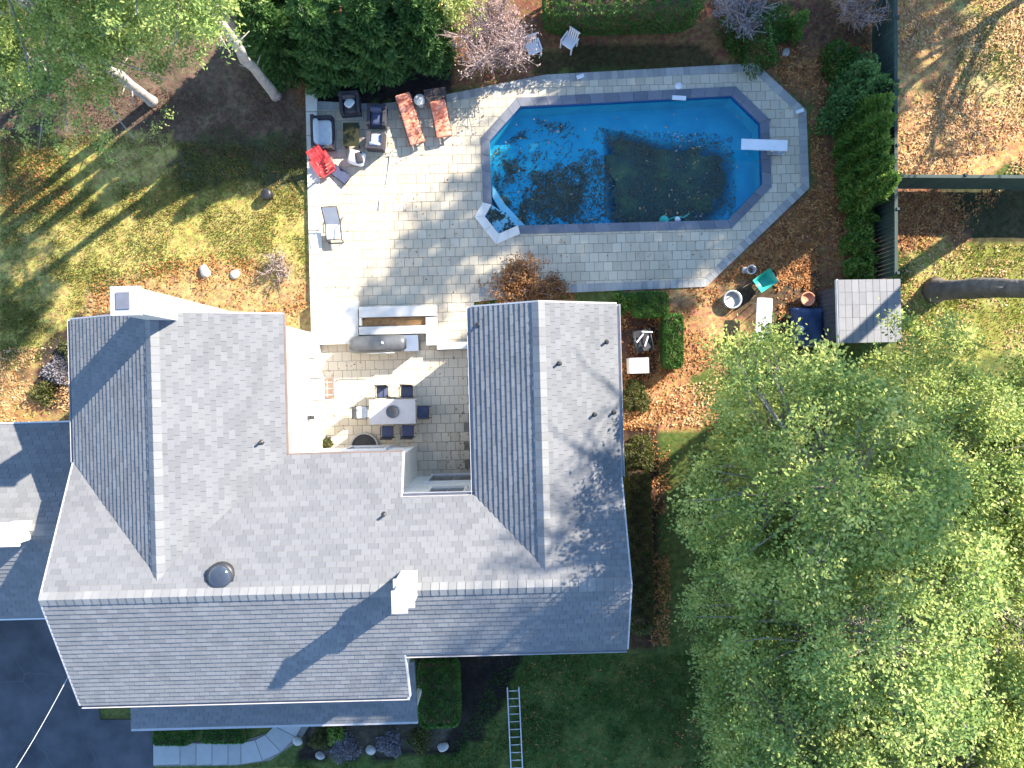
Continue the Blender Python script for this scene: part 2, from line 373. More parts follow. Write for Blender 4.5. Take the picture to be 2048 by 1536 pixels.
nt.links.new(at.outputs['Color'], hs.inputs['Color']); nt.links.new(mr.outputs[0], hs.inputs['Value'])
nt.links.new(hs.outputs[0], b.inputs['Base Color'])
bp = nt.nodes.new('ShaderNodeBump'); bp.inputs['Strength'].default_value = .9; bp.inputs['Distance'].default_value = .05
nt.links.new(na.outputs['Fac'], bp.inputs['Height']); nt.links.new(bp.outputs[0], b.inputs['Normal'])
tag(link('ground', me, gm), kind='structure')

# driveway and front walk
dr = PX([(-900, 1225), (170, 1225), (200, 1440), (305, 1440), (305, 2600), (-900, 2600)])
o = MB().prism(dr, -.2, -.02).build('driveway', M['asphalt']); tag(o, kind='structure')
walk = tag(MB().prism(PX([(303, 1486), (480, 1484), (560, 1460), (600, 1420), (640, 1420), (600, 1480), (540, 1522), (470, 1532), (303, 1534)]), -.2, -.035).build('walkway', M['joint']), kind='structure')
def slab(pts):
    MB().prism(inset(PX(pts), .012), -.1, .0).build('slab', M['concrete'], walk)
xw = [306, 360, 392, 424, 456, 482]
for a, b2 in zip(xw[:-1], xw[1:]): slab([(a, 1487), (b2, 1486), (b2, 1529), (a, 1531)])
arc_i = [(482, 1486), (510, 1480), (530, 1470), (548, 1452), (560, 1430)]; arc_o = [(482, 1529), (525, 1522), (562, 1504), (592, 1474), (610, 1440)]
for k in range(4): slab([arc_i[k], arc_i[k+1], arc_o[k+1], arc_o[k]])

# ------------------------------------------------------------------ patio of single pavers
def flat_poly(outer, holes, z):
    loops = [[Vector((x, y, z)) for x, y in outer]]+[[Vector((x, y, z)) for x, y in h] for h in holes]
    tris = tessellate_polygon(loops); vv = [tuple(q) for l in loops for q in l]
    return MB().add(vv, [t for t in tris])
patio = tag(flat_poly(PATIO, [inset(POOL_OUT, .06)], -.022).build('patio', M['joint']), kind='structure')
HR = R(1.5); HC, HS = math.cos(HR), math.sin(HR)
rot = lambda x, y: (x*HC-y*HS, x*HS+y*HC)
inv = lambda x, y: (x*HC+y*HS, -x*HS+y*HC)
PL = [inv(*p) for p in PATIO]; POL = [inv(*p) for p in POOL_OUT]; PIL = [inv(*p) for p in inset(POOL_OUT, .2)]
PQ = [inv(*p) for p in inset(POOL_OUT, .12)]; PQI = [inv(*p) for p in inset(POOL_OUT, .3)]
PQS = -1 if sum(PQ[i][0]*PQ[(i+1) % len(PQ)][1]-PQ[(i+1) % len(PQ)][0]*PQ[i][1] for i in range(len(PQ))) < 0 else 1
def paver_mesh(name, w, d):
    e = .012; mb = MB()
    a = [(-w/2, -d/2), (w/2, -d/2), (w/2, d/2), (-w/2, d/2)]; bq = [(-w/2+e, -d/2+e), (w/2-e, -d/2+e), (w/2-e, d/2-e), (-w/2+e, d/2-e)]
    mb.add([(x, y, -.03) for x, y in a]+[(x, y, -.008) for x, y in a]+[(x, y, 0) for x, y in bq],
           [(i, (i+1) % 4, 4+(i+1) % 4, 4+i) for i in range(4)]+[(4+i, 4+(i+1) % 4, 8+(i+1) % 4, 8+i) for i in range(4)]+[(8, 9, 10, 11)])
    return mb.mesh(name)
full = []; field = MB(); court = []; cfield = MB()
PW, PD, GAP = .37, .37, .014
vmin, vmax = -5.2, 13.2; umin, umax = -8.8, 12.4
v_ = vmin; row = 0
while v_ < vmax:
    u_ = umin-(row % 2)*PW/2
    while u_ < umax:
        r = (u_+GAP/2, u_+PW-GAP/2, v_+GAP/2, v_+PD-GAP/2)
        c = ((r[0]+r[1])/2, (r[2]+r[3])/2)
        cs = [(r[0], r[2]), (r[1], r[2]), (r[1], r[3]), (r[0], r[3])]
        iscourt = c[0] < -1.25 and c[1] < 1.62
        nin = sum(inside(q, PL) for q in cs)
        if any(inside(q, PIL) for q in cs+[c]):
            best = []
            for i_ in range(len(PQ)):
                p0, p1 = PQ[i_], PQ[(i_+1) % len(PQ)]; ex, ey = p1[0]-p0[0], p1[1]-p0[1]; ln = math.hypot(ex, ey); nx_, ny_ = -ey/ln*PQS, ex/ln*PQS
                pp = clip_half(cs, nx_, ny_, nx_*p0[0]+ny_*p0[1])
                if len(pp) > 2 and area(pp) > (area(best) if best else .004):
                    g_ = (sum(q[0] for q in pp)/len(pp), sum(q[1] for q in pp)/len(pp))
                    if not inside(g_, PQ) and not any(inside(q, PQI) for q in pp): best = pp
            if best and nin == 4: field.prism(best, -.03, -.002*rnd.random())
        elif nin == 4: (court if iscourt else full).append(c)
        elif nin > 0 and not iscourt:
            pp = clip_rect(PL, *r)
            if len(pp) > 2 and area(pp) > .01: field.prism(pp, -.03, -.001-.002*rnd.random())
        u_ += PW
    v_ += PD; row += 1
pm = paver_mesh('paver', PW-GAP, PD-GAP); pm.materials.append(M['paver_o'])
cm = paver_mesh('paver', PW-GAP, PD-GAP); cm.materials.append(M['court_o'])
full.sort(key=lambda c: (c[0]+1.5)**2+(c[1]-6)**2)
vis = lambda c: c[0] > -7.7 and c[1] > -3.6
court = [c for c in court if vis(c)]
singles = [(c, cm) for c in court][:130]+[(c, pm) for c in full[:170]]
for c, mm in singles:
    o = link('paver', mm, None, patio); o.location = (*rot(*c), -.002*rnd.random()); o.rotation_euler = (R(rnd.uniform(-.4, .4)), R(rnd.uniform(-.4, .4)), HR)
for c in full[170:]:
    field.prism([(c[0]+sx*(PW-GAP)/2, c[1]+sy*(PD-GAP)/2) for sx, sy in ((-1, -1), (1, -1), (1, 1), (-1, 1))], -.03, -.003*rnd.random())
for c in court[130:]:
    cfield.prism([(c[0]+sx*(PW-GAP)/2, c[1]+sy*(PD-GAP)/2) for sx, sy in ((-1, -1), (1, -1), (1, 1), (-1, 1))], -.03, -.003*rnd.random())
for mb, nm, mm in ((field, 'paver_field', M['paver_i']), (cfield, 'courtyard_paver_field', M['court_o'])):
    if mb.v:
        mb.v = [(*rot(x, y), z) for x, y, z in mb.v]
        tag(mb.build(nm, mm, patio), kind='stuff')
# border course along the outer edge of the pool deck
bd = MB(); seq = PATIO_EDGE
for i in range(len(seq)-1):
    a, b2 = Vector(seq[i]), Vector(seq[i+1]); L_ = (b2-a).length; n_ = max(1, round(L_/.24)); t = (b2-a)/L_; nn = Vector((t.y, -t.x))
    for k in range(n_):
        p0 = a+t*(L_*k/n_+.006); p1 = a+t*(L_*(k+1)/n_-.006)
        bd.prism([tuple(p0-nn*.03), tuple(p1-nn*.03), tuple(p1+nn*.29), tuple(p0+nn*.29)], -.12, .012+.002*rnd.random())
tag(bd.build('border_course', M['border'], patio), kind='stuff')

# ------------------------------------------------------------------ swimming pool
pc = sum((Vector(p) for p in POOL_IN), Vector((0, 0)))/len(POOL_IN)
pool = empty('swimming_pool', (0, 0, 0), 0, 'eight sided blue swimming pool with fallen leaves, set in the paver patio', 'pool')
def seg_side(poly, z0, z1):
    mb = MB(); n = len(poly)
    z0f = z0 if callable(z0) else (lambda x, y: z0)
    for i in range(n):
        a, b2 = poly[i], poly[(i+1) % n]
        mb.add([(*a, z1), (*b2, z1), (*b2, z0f(*b2)), (*a, z0f(*a))], [(0, 1, 2, 3)])
    return mb
floor_z = -1.15
seg_side(POOL_IN, floor_z, -.30).build('pool_wall', M['liner'], pool)
seg_side(inset(POOL_IN, -.004), -.34, -.02).build('tile_band', M['tile_band'], pool)
# shallow floor with a sunken hopper at the deep end
HOP = PX([(1215, 235), (1330, 262), (1462, 268), (1492, 300), (1490, 400), (1440, 440), (1235, 450), (1215, 400)], 0)
HOPB = PX([(1275, 300), (1440, 310), (1450, 390), (1280, 405)], 0)
fl = flat_poly(POOL_IN, [HOP], floor_z); fl.build('pool_floor', M['liner'], pool)
hb = inset(HOP, .62); hp = MB(); n = len(HOP)
hp.add([(*p, floor_z) for p in HOP]+[(*p, -1.95) for p in hb], [(i, (i+1) % n, n+(i+1) % n, n+i) for i in range(n)]+[tuple(range(n, 2*n))])
hp.build('hopper', M['liner'], pool)
# sediment and leaf mat settled in the deep end
rr = random.Random(5)
cx_, cy_ = P(1335, 352)[0], P(1335, 352)[1]
sd = MB(); N1 = 72; ring = []
for rr_i, fr in enumerate((0, .35, .7, 1.0)):
    for k in range(N1):
        t = 2*math.pi*k/N1
        rad = 1.0+.11*math.sin(3*t+1)+.07*math.sin(7*t)+.06*math.sin(11*t+2)+.14*rr.random()
        # rounded box outline
        ex = 2.15*math.copysign(abs(math.cos(t))**.6, math.cos(t)); ey = 1.5*math.copysign(abs(math.sin(t))**.6, math.sin(t))
        if ex < -1 and ey > .2: ey *= 1.12
        zz = (-1.10, -1.10, -1.105, -1.135)[rr_i]
        sd.v.append((cx_+ex*rad*fr, cy_+ey*rad*fr, zz+.02*rr.random()*(fr < 1)))
for j in range(3):
    for k in range(N1):
        sd.f.append((j*N1+k, j*N1+(k+1) % N1, (j+1)*N1+(k+1) % N1, (j+1)*N1+k)); sd.sm.append(True)
sd.build('sediment_mat', M['algae'], pool)
# corner step unit
stp = PX([(986, 410), (968, 434), (996, 470), (1036, 452), (1080, 452), (985, 360)])
MB().prism(PX([(984, 405), (964, 433), (993, 472), (1038, 453), (1005, 420)]), -1.1, -.42).build('entry_step', M['white_plastic'], pool)
MB().prism(PX([(984, 385), (1005, 420), (1038, 453), (1062, 455), (1010, 400), (984, 360)]), -1.1, -.72).build('entry_step', M['white_plastic'], pool)
# coping stones
n = len(POOL_OUT)
for i in range(n):
    a, b2 = Vector(POOL_OUT[i]), Vector(POOL_OUT[(i+1) % n]); ai, bi = Vector(POOL_IN[i]), Vector(POOL_IN[(i+1) % n])
    L_ = (b2-a).length; k_ = max(1, round(L_/.6)); white = i in (6, 7, 8)
    for k in range(k_):
        g = .006/L_; t0, t1 = k/k_+g, (k+1)/k_-g
        q = [tuple(a.lerp(b2, t0)), tuple(a.lerp(b2, t1)), tuple(ai.lerp(bi, t1)), tuple(ai.lerp(bi, t0))]
        MB().prism(q, -.06, .022+(.03 if white else 0)+.003*rnd.random()).build('coping_stone', M['cap_stone'] if white else M['coping'], pool)
# water
wm = bpy.data.materials.new('pool_water'); wm.use_nodes = True
nt = wm.node_tree; nt.nodes.clear(); out = nt.nodes.new('ShaderNodeOutputMaterial')
tr = nt.nodes.new('ShaderNodeBsdfTransparent'); tr.inputs[0].default_value = (.58, .88, .95, 1)
gl = nt.nodes.new('ShaderNodeBsdfGlossy'); gl.inputs['Roughness'].default_value = .03
fr = nt.nodes.new('ShaderNodeFresnel'); fr.inputs[0].default_value = 1.33
nz = nt.nodes.new('ShaderNodeTexNoise'); nz.inputs['Scale'].default_value = 3; bp = nt.nodes.new('ShaderNodeBump'); bp.inputs['Strength'].default_value = .12; bp.inputs['Distance'].default_value = .02
nt.links.new(nz.outputs['Fac'], bp.inputs['Height']); nt.links.new(bp.outputs[0], gl.inputs['Normal']); nt.links.new(bp.outputs[0], fr.inputs['Normal'])
mx = nt.nodes.new('ShaderNodeMixShader'); nt.links.new(fr.outputs[0], mx.inputs[0]); nt.links.new(tr.outputs[0], mx.inputs[1]); nt.links.new(gl.outputs[0], mx.inputs[2]); nt.links.new(mx.outputs[0], out.inputs[0])
flat_poly(inset(POOL_IN, .002), [], -.20).build('water', wm, pool)
# skimmer mouth and lid
box((P(1358, 196)[0], P(1358, 196)[1], .01), (.55, .16, .06), -3).build('skimmer_mouth', M['white_plastic'], pool)
MB().lathe([(0, .03), (.14, .03), (.15, .0)], (*P(1357, 172)[:2], 0), 18).build('skimmer_lid', M['white_plastic'], pool)

# diving board
o = empty('diving_board', P(1562, 300), 178, 'white diving board at the right end of the pool', 'diving board')
MB().box((.85, 0, .50), (1.80, .42, .05), 0).build('board', M['white_plastic'], o)
mb = MB()
for s in (-1, 1):
    mb.tube([(.0, s*.17, .0), (.05, s*.17, .46)], .03, 8).tube([(.50, s*.17, .0), (.45, s*.17, .46)], .03, 8)
mb.box((.25, 0, .03), (.66, .46, .05)); mb.build('stand', M['steel'], o)
o.location.z = .02
# floating cleaner
o = empty('pool_cleaner', P(1328, 441, -.2), 10, 'teal floating pool cleaner near the lower edge of the pool', 'pool cleaner')
MB().lathe([(0, .10), (.12, .09), (.20, .03), (.20, -.03), (.1, -.06), (0, -.06)], (0, 0, 0), 18).build('float', M['teal'], o)
MB().tube([(.2, 0, 0), (.5, .06, .01), (.8, -.02, .01), (1.05, .1, .0)], .03, 8).build('hose', M['teal'], o)
tag(MB().lathe([(0, .09), (.10, .06), (.12, 0), (.08, -.05), (0, -.06)], P(1355, 439, -.2), 16).build('chlorine_float', M['white_plastic']), 'small white float on the pool water beside the teal cleaner', 'float')

# ------------------------------------------------------------------ house (local frame turned 1.5 degrees)
house = empty('house', (0, 0, 0), 1.5, 'white sided house with grey shingle roof in a U round the paved courtyard', 'house')
PI_ = .47
UL, UR, VM, ZM, ZW = -10.8, .85, -6.05, 7.43, 7.20
UW, UE, ULE, URW, VN = -14.2, 3.38, -7.34, -1.25, 2.45
VFL, VFR, VRL, VRR, UB = -10.02, -8.37, -2.10, -3.46, -3.58
mainN = (0, -PI_, ZM+PI_*VM); mainS = (0, PI_, ZM-PI_*VM)
lwW = (PI_, 0, ZW-PI_*UL); lwE = (-PI_, 0, ZW+PI_*UL)
rwW = (PI_, 0, ZW-PI_*UR); rwE = (-PI_, 0, ZW+PI_*UR)
VJ = VM+(ZM-ZW)/PI_
planes = [
    (lwW, [(UW, VN), (UW, VJ+(UL-UW)), (UL, VJ), (UL, VN)]),
    (lwE, [(UL, VN), (UL, VJ), (ULE, VJ+(ULE-UL)), (ULE, VN)]),
    (mainN, [(UW, VM), (UW, VJ+(UL-UW)), (UL, VJ), (ULE, VRL), (UB, VRL), (UB, VRR), (URW, VRR), (UR, VJ), (UE, VJ+(UE-UR)), (UE, VM)]),
    (mainS, [(UW, VM), (UE, VM), (UE, VFR), (UB, VFR), (UB, VFL), (UW, VFL)]),
    (rwW, [(URW, VN), (URW, VRR), (UR, VJ), (UR, VN)]),
    (rwE, [(UR, VN), (UR, VJ), (UE, VJ+(UE-UR)), (UE, VN)]),
]
def zp(pl): return lambda x, y: pl[0]*x+pl[1]*y+pl[2]
tab_cache = {}
def tab_mesh(m_, w, e):
    k = (round(m_, 3), w, e)
    if k not in tab_cache:
        hl, hu = .036, .008
        bt = [(-w/2, 0), (w/2, 0), (w/2, e), (-w/2, e)]
        mb = MB().add([(x, y, m_*y-.01) for x, y in bt]+[(x, y, m_*y+(hl if y == 0 else hu)) for x, y in bt],
                      [(4, 5, 6, 7)]+[(i, (i+1) % 4, 4+(i+1) % 4, 4+i) for i in range(4)])
        tab_cache[k] = mb.mesh('shingle')
    return tab_cache[k]
def shingle_plane(pl, poly, field, fulls, w=.32, e=.158):
    m_ = math.hypot(pl[0], pl[1]); dn = (-pl[0]/m_, -pl[1]/m_); up = (-dn[0], -dn[1]); tt = (up[1], -up[0])   # t axis, s axis uphill
    loc = [(x*tt[0]+y*tt[1], x*up[0]+y*up[1]) for x, y in poly]
    s0 = min(q[1] for q in loc); s1 = max(q[1] for q in loc); t0 = min(q[0] for q in loc); t1 = max(q[0] for q in loc)
    k = 0; s = s0-.03
    z_at = lambda t, sv: pl[2]+m_*sv
    while s < s1:
        strip = clip_rect(loc, t0-1, t1+1, s, s+e)
        t = t0-(k*.371 % 1)*w-w
        while t < t1 and len(strip) > 2:
            g = .004
            pp = clip_rect(strip, t+g, t+w-g, s, s+e)
            if len(pp) > 2 and area(pp) > 1e-4:
                jit = rnd.uniform(0, .007)
                if area(pp) > .999*(w-2*g)*e:
                    fulls.append((z_at(0, s), (t+w/2)*tt[0]+s*up[0], (t+w/2)*tt[1]+s*up[1], m_, math.atan2(tt[1], tt[0]), w, e, jit, [(a, b2) for a, b2 in pp], pl, tt, up, s))
                else: add_tab(field, pp, s, e, pl, m_, tt, up, jit)
            t += w
        s += e; k += 1
def add_tab(field, pp, s, e, pl, m_, tt, up, jit):
    n = len(pp)
    a = sum(pp[i][0]*pp[(i+1) % n][1]-pp[(i+1) % n][0]*pp[i][1] for i in range(n))
    if a < 0: pp = pp[::-1]
    vv = []
    for lift in (0, 1):
        for t, sv in pp:
            h = -.01 if not lift else .036+jit-(sv-s)/e*.028
            vv.append((t*tt[0]+sv*up[0], t*tt[1]+sv*up[1], pl[2]+m_*sv+h))
    field.add(vv, [tuple(range(n, 2*n))]+[(i, (i+1) % n, n+(i+1) % n, n+i) for i in range(n)])
def shingle_roof(parent, planes, count, w=.32, e=.158):
    field = MB(); fulls = []
    for pl, poly in planes: shingle_plane(pl, poly, field, fulls, w, e)
    fulls.sort(key=lambda q: -q[0])
    for q in fulls[:count]:
        me = tab_mesh(q[3], w-.008, e)
        if not me.materials: me.materials.append(M['shingle_o'])
        o = link('shingle', me, None, parent); o.location = (q[1], q[2], q[0]+q[7]); o.rotation_euler = (0, 0, q[4])
    for q in fulls[count:]: add_tab(field, q[8], q[12], e, q[9], q[3], q[10], q[11], q[7])
    tag(field.build('shingle_field', M['shingle_i'], parent), kind='stuff')
deck = MB()
for pl, poly in planes: deck.prism(poly, lambda x, y, f=zp(pl): f(x, y)-.14, lambda x, y, f=zp(pl): f(x, y)-.012)
roof = deck.build('roof', M['underlay'], house)
shingle_roof(roof, planes, 300)
def ridge_caps(parent, p0, p1, m_, step=.26, half=.20):
    d = Vector(p1)-Vector(p0); L_ = d.length; n_ = max(1, round(L_/step)); mb = MB()
    l = L_/n_
    h = half*m_
    mb.add([(0, -half, .058-h), (0, 0, .075), (0, half, .058-h), (l-.006, -half, .042-h), (l-.006, 0, .058), (l-.006, half, .042-h),
            (0, -half, -.02-h), (0, half, -.02-h), (l-.006, -half, -.02-h), (l-.006, half, -.02-h)],
           [(0, 3, 4, 1), (1, 4, 5, 2), (0, 1, 2, 7, 6), (0, 6, 8, 3), (2, 5, 9, 7), (3, 8, 9, 5, 4)])
    me = mb.mesh('ridge_cap'); me.materials.append(M['ridge'])
    for k in range(n_):
        o = link('ridge_cap', me, None, parent); o.location = Vector(p0)+d*(k/n_); o.rotation_euler = (0, 0, math.atan2(d.y, d.x))
ridge_caps(roof, (UW, VM, ZM), (UE, VM, ZM), PI_)
ridge_caps(roof, (UL, VN, ZW), (UL, VJ-.1, ZW), PI_)
ridge_caps(roof, (UR, VN, ZW), (UR, VJ-.1, ZW), PI_)
def gutter(a, b2):
    a, b2 = Vector(a), Vector(b2); d = (b2-a).normalized(); nn = Vector((d.y, -d.x, 0))
    mb = MB(); pr = [(0, 0), (.0, -.12), (.10, -.12), (.12, 0), (.105, 0), (.088, -.105), (.012, -.105), (.012, 0)]
    vv = [q+nn*x+Vector((0, 0, z)) for q in (a, b2) for x, z in pr]; n = len(pr)
    mb.add(vv, [(i, (i+1) % n, n+(i+1) % n, n+i) for i in range(n)]); mb.build('gutter', M['gutter'], roof)
ze = lambda pl, x, y: pl[0]*x+pl[1]*y+pl[2]-.03
gutter((UW, VFL, ze(mainS, 0, VFL)), (UB, VFL, ze(mainS, 0, VFL)))
gutter((UB, VFR, ze(mainS, 0, VFR)), (UE, VFR, ze(mainS, 0, VFR)))
gutter((UE, VJ+(UE-UR), ze(rwE, UE, 0)), (UE, VN, ze(rwE, UE, 0)))
gutter((URW, VN, ze(rwW, URW, 0)), (URW, VRR, ze(rwW, URW, 0)))
gutter((URW, VRR, ze(mainN, 0, VRR)), (UB, VRR, ze(mainN, 0, VRR)))
gutter((UW, VN, ze(lwW, UW, 0)), (UW, VJ+(UL-UW), ze(lwW, UW, 0)))
# thin brown drip edge at the courtyard eaves, pale rake boards at the gables
def bar(name, a, b2, w, h, m, parent):
    a, b2 = Vector(a), Vector(b2); d = b2-a; mb = MB(); t = d.normalized(); nn = Vector((t.y, -t.x, 0)).normalized()*w/2; up = Vector((0, 0, h/2))
    mb.add([a-nn-up, a+nn-up, a+nn+up, a-nn+up, b2-nn-up, b2+nn-up, b2+nn+up, b2-nn+up], [(3, 2, 1, 0), (4, 5, 6, 7), (0, 1, 5, 4), (1, 2, 6, 5), (2, 3, 7, 6), (3, 0, 4, 7)])
    return mb.build(name, m, parent)
bar('drip_edge', (ULE+.02, VRL+.02, ze(lwE, ULE, 0)-.06), (ULE+.02, VN, ze(lwE, ULE, 0)-.06), .05, .16, M['brown_trim'], roof)
bar('drip_edge', (ULE+.05, VRL+.02, ze(mainN, 0, VRL)-.06), (UB, VRL+.02, ze(mainN, 0, VRL)-.06), .05, .16, M['brown_trim'], roof)
for (ua, va, pa, ub, vb, pb) in ((UW-.02, VFL, mainS, UW-.02, VM, mainS), (UW-.02, VM, mainN, UW-.02, VJ+(UL-UW), mainN), (UE+.02, VFR, mainS, UE+.02, VM, mainS),
                                 (UE+.02, VM, mainN, UE+.02, VJ+UE-UR, mainN), (UB+.02, VFL, mainS, UB+.02, VFR, mainS), (UB+.02, VRR, mainN, UB+.02, VRL, mainN),
                                 (UW, VN+.02, lwW, UL, VN+.02, lwW), (UL, VN+.02, lwE, ULE, VN+.02, lwE), (URW, VN+.02, rwW, UR, VN+.02, rwW), (UR, VN+.02, rwE, UE, VN+.02, rwE)):
    bar('rake_board', (ua, va, zp(pa)(ua, va)-.06), (ub, vb, zp(pb)(ub, vb)-.06), .05, .18, M['gutter'], roof)
# walls, each block with its gable
def wall(poly, top): return MB().prism(poly, -.3, top).build('wall', M['white_wall'], house)
rect = lambda a, b2, c, d: [(a, c), (b2, c), (b2, d), (a, d)]
wall(rect(-13.9, -3.88, -9.72, -2.36), 5.40)
wall(rect(-13.9, -7.60, -2.36, 2.16), 5.42)
wall(rect(-3.88, 3.10, -8.08, -3.60), 6.05)
wall(rect(-.98, 3.10, -3.60, 2.16), 5.96)
def gable(p0, p1, apex, thick, z):
    a, b2, c = Vector(p0), Vector(p1), Vector(apex); t = Vector(thick)
    MB().add([a, b2, c, a+t, b2+t, c+t], [(0, 1, 2), (5, 4, 3), (0, 3, 4, 1), (1, 4, 5, 2), (2, 5, 3, 0)]).build('gable', M['white_wall'], house)
gable((-13.9, -9.72, 5.4), (-13.9, -2.36, 5.4), (-13.9, -6.05, 7.2), (.1, 0, 0), 0)
gable((-13.9, 2.16, 5.42), (-7.6, 2.16, 5.42), (-10.8, 2.16, 6.98), (0, -.1, 0), 0)
gable((3.10, -8.08, 6.05), (3.10, -3.6, 6.05), (3.10, -6.05, 7.2), (-.1, 0, 0), 0)
gable((-.98, 2.16, 5.96), (3.10, 2.16, 5.96), (.95, 2.16, 6.98), (0, -.1, 0), 0)
def window(c, w, h, n, name='window', panes=2, glass='glass'):
    """n: outward normal in plan"""
    nn = Vector((n[0], n[1], 0)); t = Vector((-n[1], n[0], 0)); c = Vector(c); rz = math.degrees(math.atan2(t.y, t.x))
    mb = MB()
    for s in (-1, 1):
        mb.box(c+t*s*(w/2-.04)+nn*.03, (.08, .1, h), rz).box(c+Vector((0, 0, s*(h/2+.04)))+nn*.035, (w+.08, .12, .08), rz)
    o = mb.build(name, M['trim'], house)
    for k in range(panes):
        box(c+t*((k+.5)/panes-.5)*(w-.16)+nn*.012, ((w-.16)/panes-.03, .03, h-.06), rz).build('pane', M[glass], o)
    return o
EW = -7.60
window((EW, .92, 1.75), .70, 1.15, (1, 0), glass='pale_glass'); window((EW, .05, 1.1), .92, 2.1, (1, 0), 'door', 1, 'pale_glass')
window((-2.35, -3.60, 1.1), 1.9, 2.1, (0, 1), 'door', 2); window((-2.3, -3.60, 4.3), 1.3, 1.2, (0, 1)); window((-5.6, -2.36, 1.2), 1.6, 1.4, (0, 1))
for u in (-12.4, -10, -7.4, -5): window((u, -9.72, 4.2), 1.1, 1.3, (0, -1))
for u in (-2.2, .4, 2): window((u, -8.08, 4.6), 1.0, 1.3, (0, -1)); window((u, -8.08, 1.6), 1.0, 1.4, (0, -1))
for v in (-6.8, -4.2, -1.0, 1.0): window((3.10, v, 4.2), 1.0, 1.3, (1, 0))
for v in (.8, -.6): window((-13.9, v, 4.2), 1.0, 1.3, (-1, 0))
window((-.98, .6, 1.3), 1.4, 1.3, (-1, 0)); window((-.98, -1.8, 1.3), 1.4, 1.3, (-1, 0))
o = MB().box((EW+.06, -1.05, 2.1), (.10, .14, .26)).lathe([(0, .1), (.07, .05), (.09, -.08), (0, -.1)], (EW+.14, -1.05, 2.1), 10).build('wall_lamp', M['black_metal'], house)
# chimneys
def chimney(u0, u1, v0, v1, z0, z1, flue):
    uc, vc = (u0+u1)/2, (v0+v1)/2
    c = MB().box((uc, vc, (z0+z1)/2), (u1-u0, v1-v0, z1-z0)).build('chimney', M['chimney'], house)
    MB().box((uc, vc, z1+.05), (u1-u0+.10, v1-v0+.10, .10)).build('cap', M['gutter'], c)
    if flue:
        box((uc, vc, z1+.1+flue/2), (u1-u0-.16, v1-v0-.2, flue)).build('flue', M['chimney'], c)
        box((uc, vc, z1+.12+flue), (u1-u0-.06, v1-v0-.1, .05)).build('flue_cap', M['gutter'], c)
    else:
        box((uc-.06, vc, z1+.11), (.36, .46, .05)).build('crown_wash', mat('crown_wash', (.10, .11, .14), (.15, .16, .19)), c)
chimney(-10.86, -10.14, 2.20, 2.90, -.2, 9.1, 0)
chimney(-3.48, -2.98, -6.24, -5.52, 6.6, 8.30, .75)
# round skylight dome and vent pipes
def on_plane(px, py, pl):
    # pixel -> local point on that roof plane
    z = 6.3
    for _ in range(12):
        p = P(px, py, z); u, v = inv(p.x, p.y); z = zp(pl)(u, v)
    return u, v, z
u, v, z = on_plane(442, 1152, mainN)
o = MB().lathe([(.42, -.12), (.42, .08), (.36, .10)], (u, v, z+.02), 24).build('skylight_curb', M['black_metal'], roof)
MB().lathe([(.36, .10), (.33, .16), (.24, .22), (.12, .25), (0, .26)], (u, v, z+.02), 24).build('skylight_dome', M['dark_dome'], roof)
for px, py, pl in ((522, 885, lwE), (768, 1030, mainN), (1212, 684, rwE), (1117, 727, rwE), (1188, 829, rwE), (1226, 825, rwE), (957, 650, rwW)):
    u, v, z = on_plane(px, py, pl)
    MB().tube([(u, v, z-.1), (u, v, z+.22)], .04, 10).lathe([(.11, -.02), (.07, .04), (.04, .06)], (u, v, z), 12).build('vent_pipe', M['black_metal'], roof)
# porch roof across the front
pz = (0, .22, 2.95+.22*12.02); pp = [(-14.0, -12.02), (-3.70, -12.02), (-3.70, -9.70), (-13.7, -9.70)]
pr = MB().prism(pp, lambda x, y: zp(pz)(x, y)-.14, lambda x, y: zp(pz)(x, y)-.012).build('porch_roof', M['underlay'], house)
fld = MB(); fl_ = []
shingle_plane(pz, pp, fld, fl_, .32, .158)
for q in fl_: add_tab(fld, q[8], q[12], .158, q[9], q[3], q[10], q[11], q[7])
tag(fld.build('shingle_field', M['shingle_i'], pr), kind='stuff')
bar('gutter', (-14.0, -12.06, 2.9), (-3.70, -12.06, 2.9), .10, .12, M['gutter'], pr)
for u in (-13.5, -11.1, -8.7, -6.3, -3.9): box((u, -11.8, 1.3), (.16, .16, 3.2)).build('porch_post', M['trim'], house)

# attached garage
gar = empty('garage', (*rot(-19, -4.5), 0), 1.5, 'low garage with white walls and grey shingle roof beside the driveway', 'garage')
GW, GE, GVN, GVS, GZR, GM = -7.0, 4.95, 3.54, -3.47, 4.62, .50
gN = (0, -GM, GZR+GM*.0); gS = (0, GM, GZR)
gp = [(gN, [(GW, 0), (GE, 0), (GE, GVN), (GW, GVN)]), (gS, [(GW, 0), (GW, GVS), (GE, GVS), (GE, 0)])]
dk = MB()
for pl, poly in gp: dk.prism(poly, lambda x, y, f=zp(pl): f(x, y)-.14, lambda x, y, f=zp(pl): f(x, y)-.012)
groof = dk.build('roof', M['underlay'], gar)
fld = MB(); fl_ = []
for pl, poly in gp: shingle_plane(pl, poly, fld, fl_, .32, .158)
for q in fl_: add_tab(fld, q[8], q[12], .158, q[9], q[3], q[10], q[11], q[7])
tag(fld.build('shingle_field', M['shingle_i'], groof), kind='stuff')
ridge_caps(groof, (GW, 0, GZR), (GE, 0, GZR), GM, .3)
MB().prism(rect(GW+.3, GE+.15, GVS+.3, GVN-.3), -.2, 2.75).build('wall', M['white_wall'], gar)
for s in (GVN+.03, GVS-.03): bar('fascia', (GW, s, 2.83), (GE, s, 2.83), .05, .16, M['trim'], gar)
for x in (-4.6, -1.2, 2.2): box((x, GVS+.28, 1.1), (2.5, .06, 2.2)).build('garage_door', M['trim'], gar)
